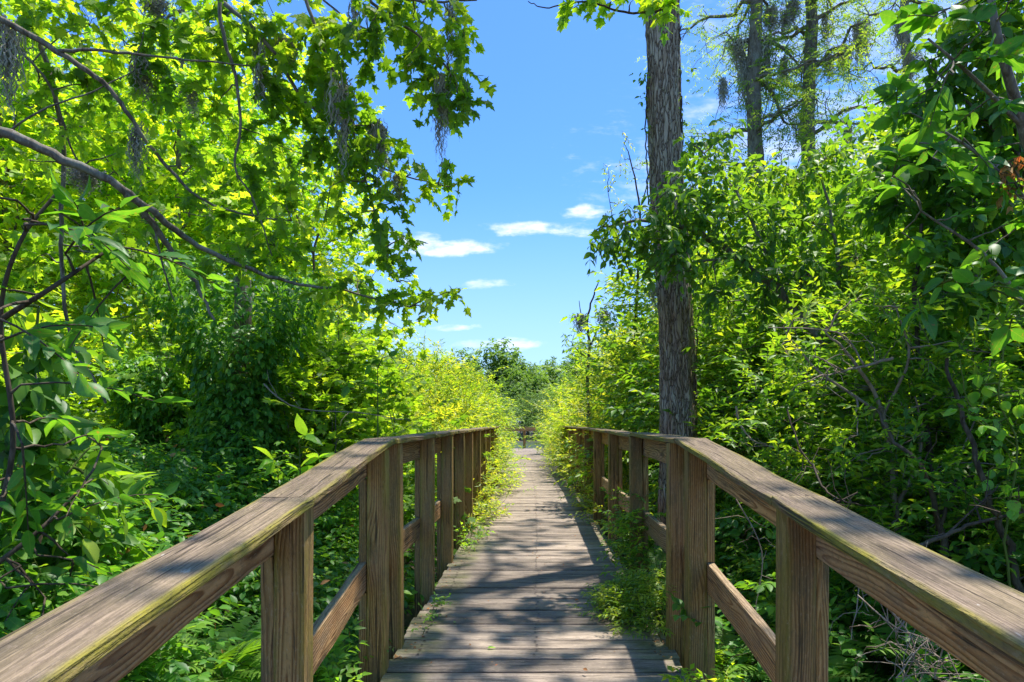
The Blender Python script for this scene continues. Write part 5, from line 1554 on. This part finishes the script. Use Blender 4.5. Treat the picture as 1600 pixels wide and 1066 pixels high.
# ------------------------------------------------------------------ bare branches in the thickets
def bare(label, paths, seed, mat=M_DRYTWIG, name='bare_branch', cat='branch', twn=5):
    rg = np.random.default_rng(seed)
    loc = at(*paths[0][0][0])
    root = plant_root(name, loc, label, cat, 'bare branches in the thickets')
    tb = TubeBuf()
    for pts, r0, r1 in paths:
        P = smooth_path([at(*p) - loc for p in pts], 5)
        P[1:-1] += rg.normal(0, r0 * .3, P[1:-1].shape)
        tb.add(P, np.linspace(r0, r1, len(P)), 6)
        for k in range(twn):
            q = P[rg.integers(2, len(P))]
            tb.add(curve(q, q + rg.normal(0, .09, 3), .3, 5, .05, rg), np.linspace(r1 * .9, .001, 5), 4)
    tb.build('wood', mat, root)


bare('pale dead twig curving down in front of the right thicket beside the tall trunk', [([(1150, 635, 4.3), (1158, 665, 4.3), (1180, 690, 4.2), (1215, 700, 4.1)], .008, .004)], 1)
bare('tan dead branch with forked tip in the middle of the right thicket', [([(1395, 560, 3.7), (1360, 570, 3.7), (1320, 580, 3.7), (1275, 590, 3.6)], .010, .004), ([(1320, 580, 3.7), (1290, 565, 3.6), (1270, 555, 3.6)], .005, .003), ([(1350, 570, 3.7), (1310, 520, 3.7), (1200, 512, 3.7)], .006, .003)], 2, twn=8)
bare('long grey dead branch lying behind the right cap', [([(1430, 855, 2.9), (1480, 835, 2.9), (1520, 820, 2.9), (1600, 800, 2.9)], .010, .006), ([(1480, 835, 2.9), (1560, 760, 3.0)], .005, .003)], 3, M_TWIG)
bare('leaning brown stem at the right behind the cap', [([(1600, 960, 3.1), (1580, 870, 3.2), (1550, 790, 3.2), (1530, 730, 3.2), (1500, 640, 3.3), (1480, 560, 3.3)], .020, .008)], 4, M_TWIG)
bare('dark forked stem in the lower right thicket', [([(1480, 930, 3.3), (1470, 820, 3.4), (1440, 730, 3.4), (1400, 690, 3.5), (1370, 640, 3.6)], .018, .006), ([(1470, 820, 3.4), (1500, 740, 3.4)], .010, .005)], 5, M_TWIG)
bare('tangle of thin pale twigs just over the right cap', [([(1270, 725, 3.3), (1285, 760, 3.2), (1310, 780, 3.1), (1345, 790, 3.1)], .006, .003), ([(1340, 770, 3.1), (1300, 790, 3.1), (1290, 800, 3.1)], .004, .002), ([(1230, 640, 3.5), (1250, 700, 3.4), (1280, 740, 3.3)], .005, .003)], 6, M_TWIG, twn=6)
bare('pale horizontal twig crossing the low maple leaves left of the kink', [([(412, 600, 5.0), (440, 625, 5.0), (480, 640, 5.0), (560, 645, 5.0), (620, 655, 5.0)], .006, .003)], 7)
bare('grey dead twigs below the near right rail board', [([(1420, 960, 2.4), (1400, 1000, 2.4), (1440, 1040, 2.4)], .004, .002), ([(1380, 940, 2.4), (1430, 1010, 2.4), (1410, 1066, 2.4)], .004, .002), ([(1340, 930, 2.5), (1400, 980, 2.4), (1460, 1000, 2.4)], .003, .002)], 8, twn=12)

bare('brown trunk-like stem deep in the right thicket', [([(1500, 1060, 3.8), (1490, 900, 3.9), (1460, 760, 4.0), (1440, 600, 4.1), (1430, 450, 4.2), (1440, 350, 4.2)], .026, .010)], 9, M_TWIG)
bare('tangle of straw coloured dead stems at the lower right corner', [([(1470, 900, 2.3), (1480, 980, 2.3), (1460, 1060, 2.3)], .004, .002), ([(1530, 960, 2.3), (1450, 1000, 2.35), (1400, 1060, 2.3)], .004, .002), ([(1400, 900, 2.5), (1450, 960, 2.4), (1500, 1060, 2.3)], .003, .002)], 12, twn=14)
bare('dead stems and twigs behind the lower right rail', [([(1230, 820, 3.3), (1250, 900, 3.2), (1240, 990, 3.1)], .004, .002), ([(1150, 780, 3.6), (1190, 860, 3.5), (1180, 960, 3.4)], .004, .002), ([(1290, 850, 3.0), (1340, 900, 2.9), (1330, 1000, 2.8)], .004, .002)], 13, twn=10)

# rusty dead leaves at the right edge and leaf litter on the planks
blob_plant('dead_branch', 'cluster of rusty orange dead leaves at the right edge below the bay tree', 'branch', tuple(at(1620, 300, 3.2)), [([(1660, 260, 3.2), (1600, 280, 3.2), (1570, 290, 3.2)], .006, .003)],
           [(1585, 265, 18, 18, 3.2), (1590, 295, 16, 14, 3.2), (1570, 275, 10, 10, 3.2)], TS, 0.045, .08, 6, M_DEAD, M_TWIG, 110, density=3, depth=.06)
rg = np.random.default_rng(77)
LM = [mesh_from('fallen_leaf', T_ovate(.5, .12, .2)[0], tri=T_ovate(.5, .12, .2)[1], mat=m, attrs={'var': np.full(21, v)}, smooth=True) for m, v in ((M_DEAD, .3), (M_DEAD, .8), (M_LIME, .6))]
for (px, py, k, s, lbl) in ((710, 975, 2, .035, 'pale curled leaf on the planks near the left posts'), (790, 797, 0, .06, 'reddish brown leaf standing on the planks in the middle of the walk'), (762, 1015, 2, .05, 'pale green leaf fragment on the near planks'), (620, 1026, 1, .045, 'tan leaf at the foot of the left kink post'),
                            (905, 940, 1, .04, 'tan leaf near the feathery clump on the right'), (688, 870, 0, .05, 'brown leaf at the foot of the left second post'), (745, 845, 1, .035, 'small tan leaf between the left posts'), (918, 1050, 0, .03, 'small brown leaf on the nearest plank')):
    d = EYE / ((py - CY) / F)
    o = obj('fallen_leaf', LM[k], None, ((px - CX) / F * d, d, .006))
    o.scale = (s, s, s)
    o.rotation_euler = (rg.normal(0, .3), -.5 if 'standing' in lbl else rg.normal(0, .15), rg.uniform(0, 6.28))
    tag(o, lbl, 'leaf', 'fallen leaves on the planks')
# fine litter caught along the plank edges: too many crumbs to count
lb = LeafBuf()
n = 260
sd = rg.choice([-1, 1], n)
Y = 3.4 + rg.uniform(0, 1, n) ** 1.5 * 9
X = sd * (0.70 - np.abs(rg.normal(0, .05, n)))
lb.put(TS, np.stack([X, Y, np.full(n, .006)], -1), rdir(rg, n, -.1, .1), np.array([0, 0, 1.0]) + rg.normal(0, .3, (n, 3)), rg.uniform(.012, .03, n), rg.uniform(0, 1, n))
for (k, hf, sg_) in ((420, hR, 1), (240, hL, -1)):          # dead leaves caught in the undergrowth
    Yd = 1.6 + rg.uniform(0, 1, k) ** 1.3 * 7
    Xd = 0.95 + rg.uniform(0, 1, k) * (.75 * Yd)
    lb.put(TO, np.stack([sg_ * Xd, Yd, hf(Xd, Yd) + rg.uniform(-.1, .12, k)], -1), rdir(rg, k), rdir(rg, k), rg.uniform(.03, .06, k), rg.uniform(0, 1, k))
n = 170
lb.put(TS, np.stack([rg.uniform(-.65, .65, n), 3.3 + rg.uniform(0, 1, n) * 8, np.full(n, .006)], -1), rdir(rg, n, -.1, .1), np.array([0, 0, 1.0]) + rg.normal(0, .3, (n, 3)), rg.uniform(.009, .03, n), rg.uniform(0, 1, n))
tag(lb.build('leaf_litter', M_DEAD), 'crumbs of dry leaf along the plank edges', kind='stuff')
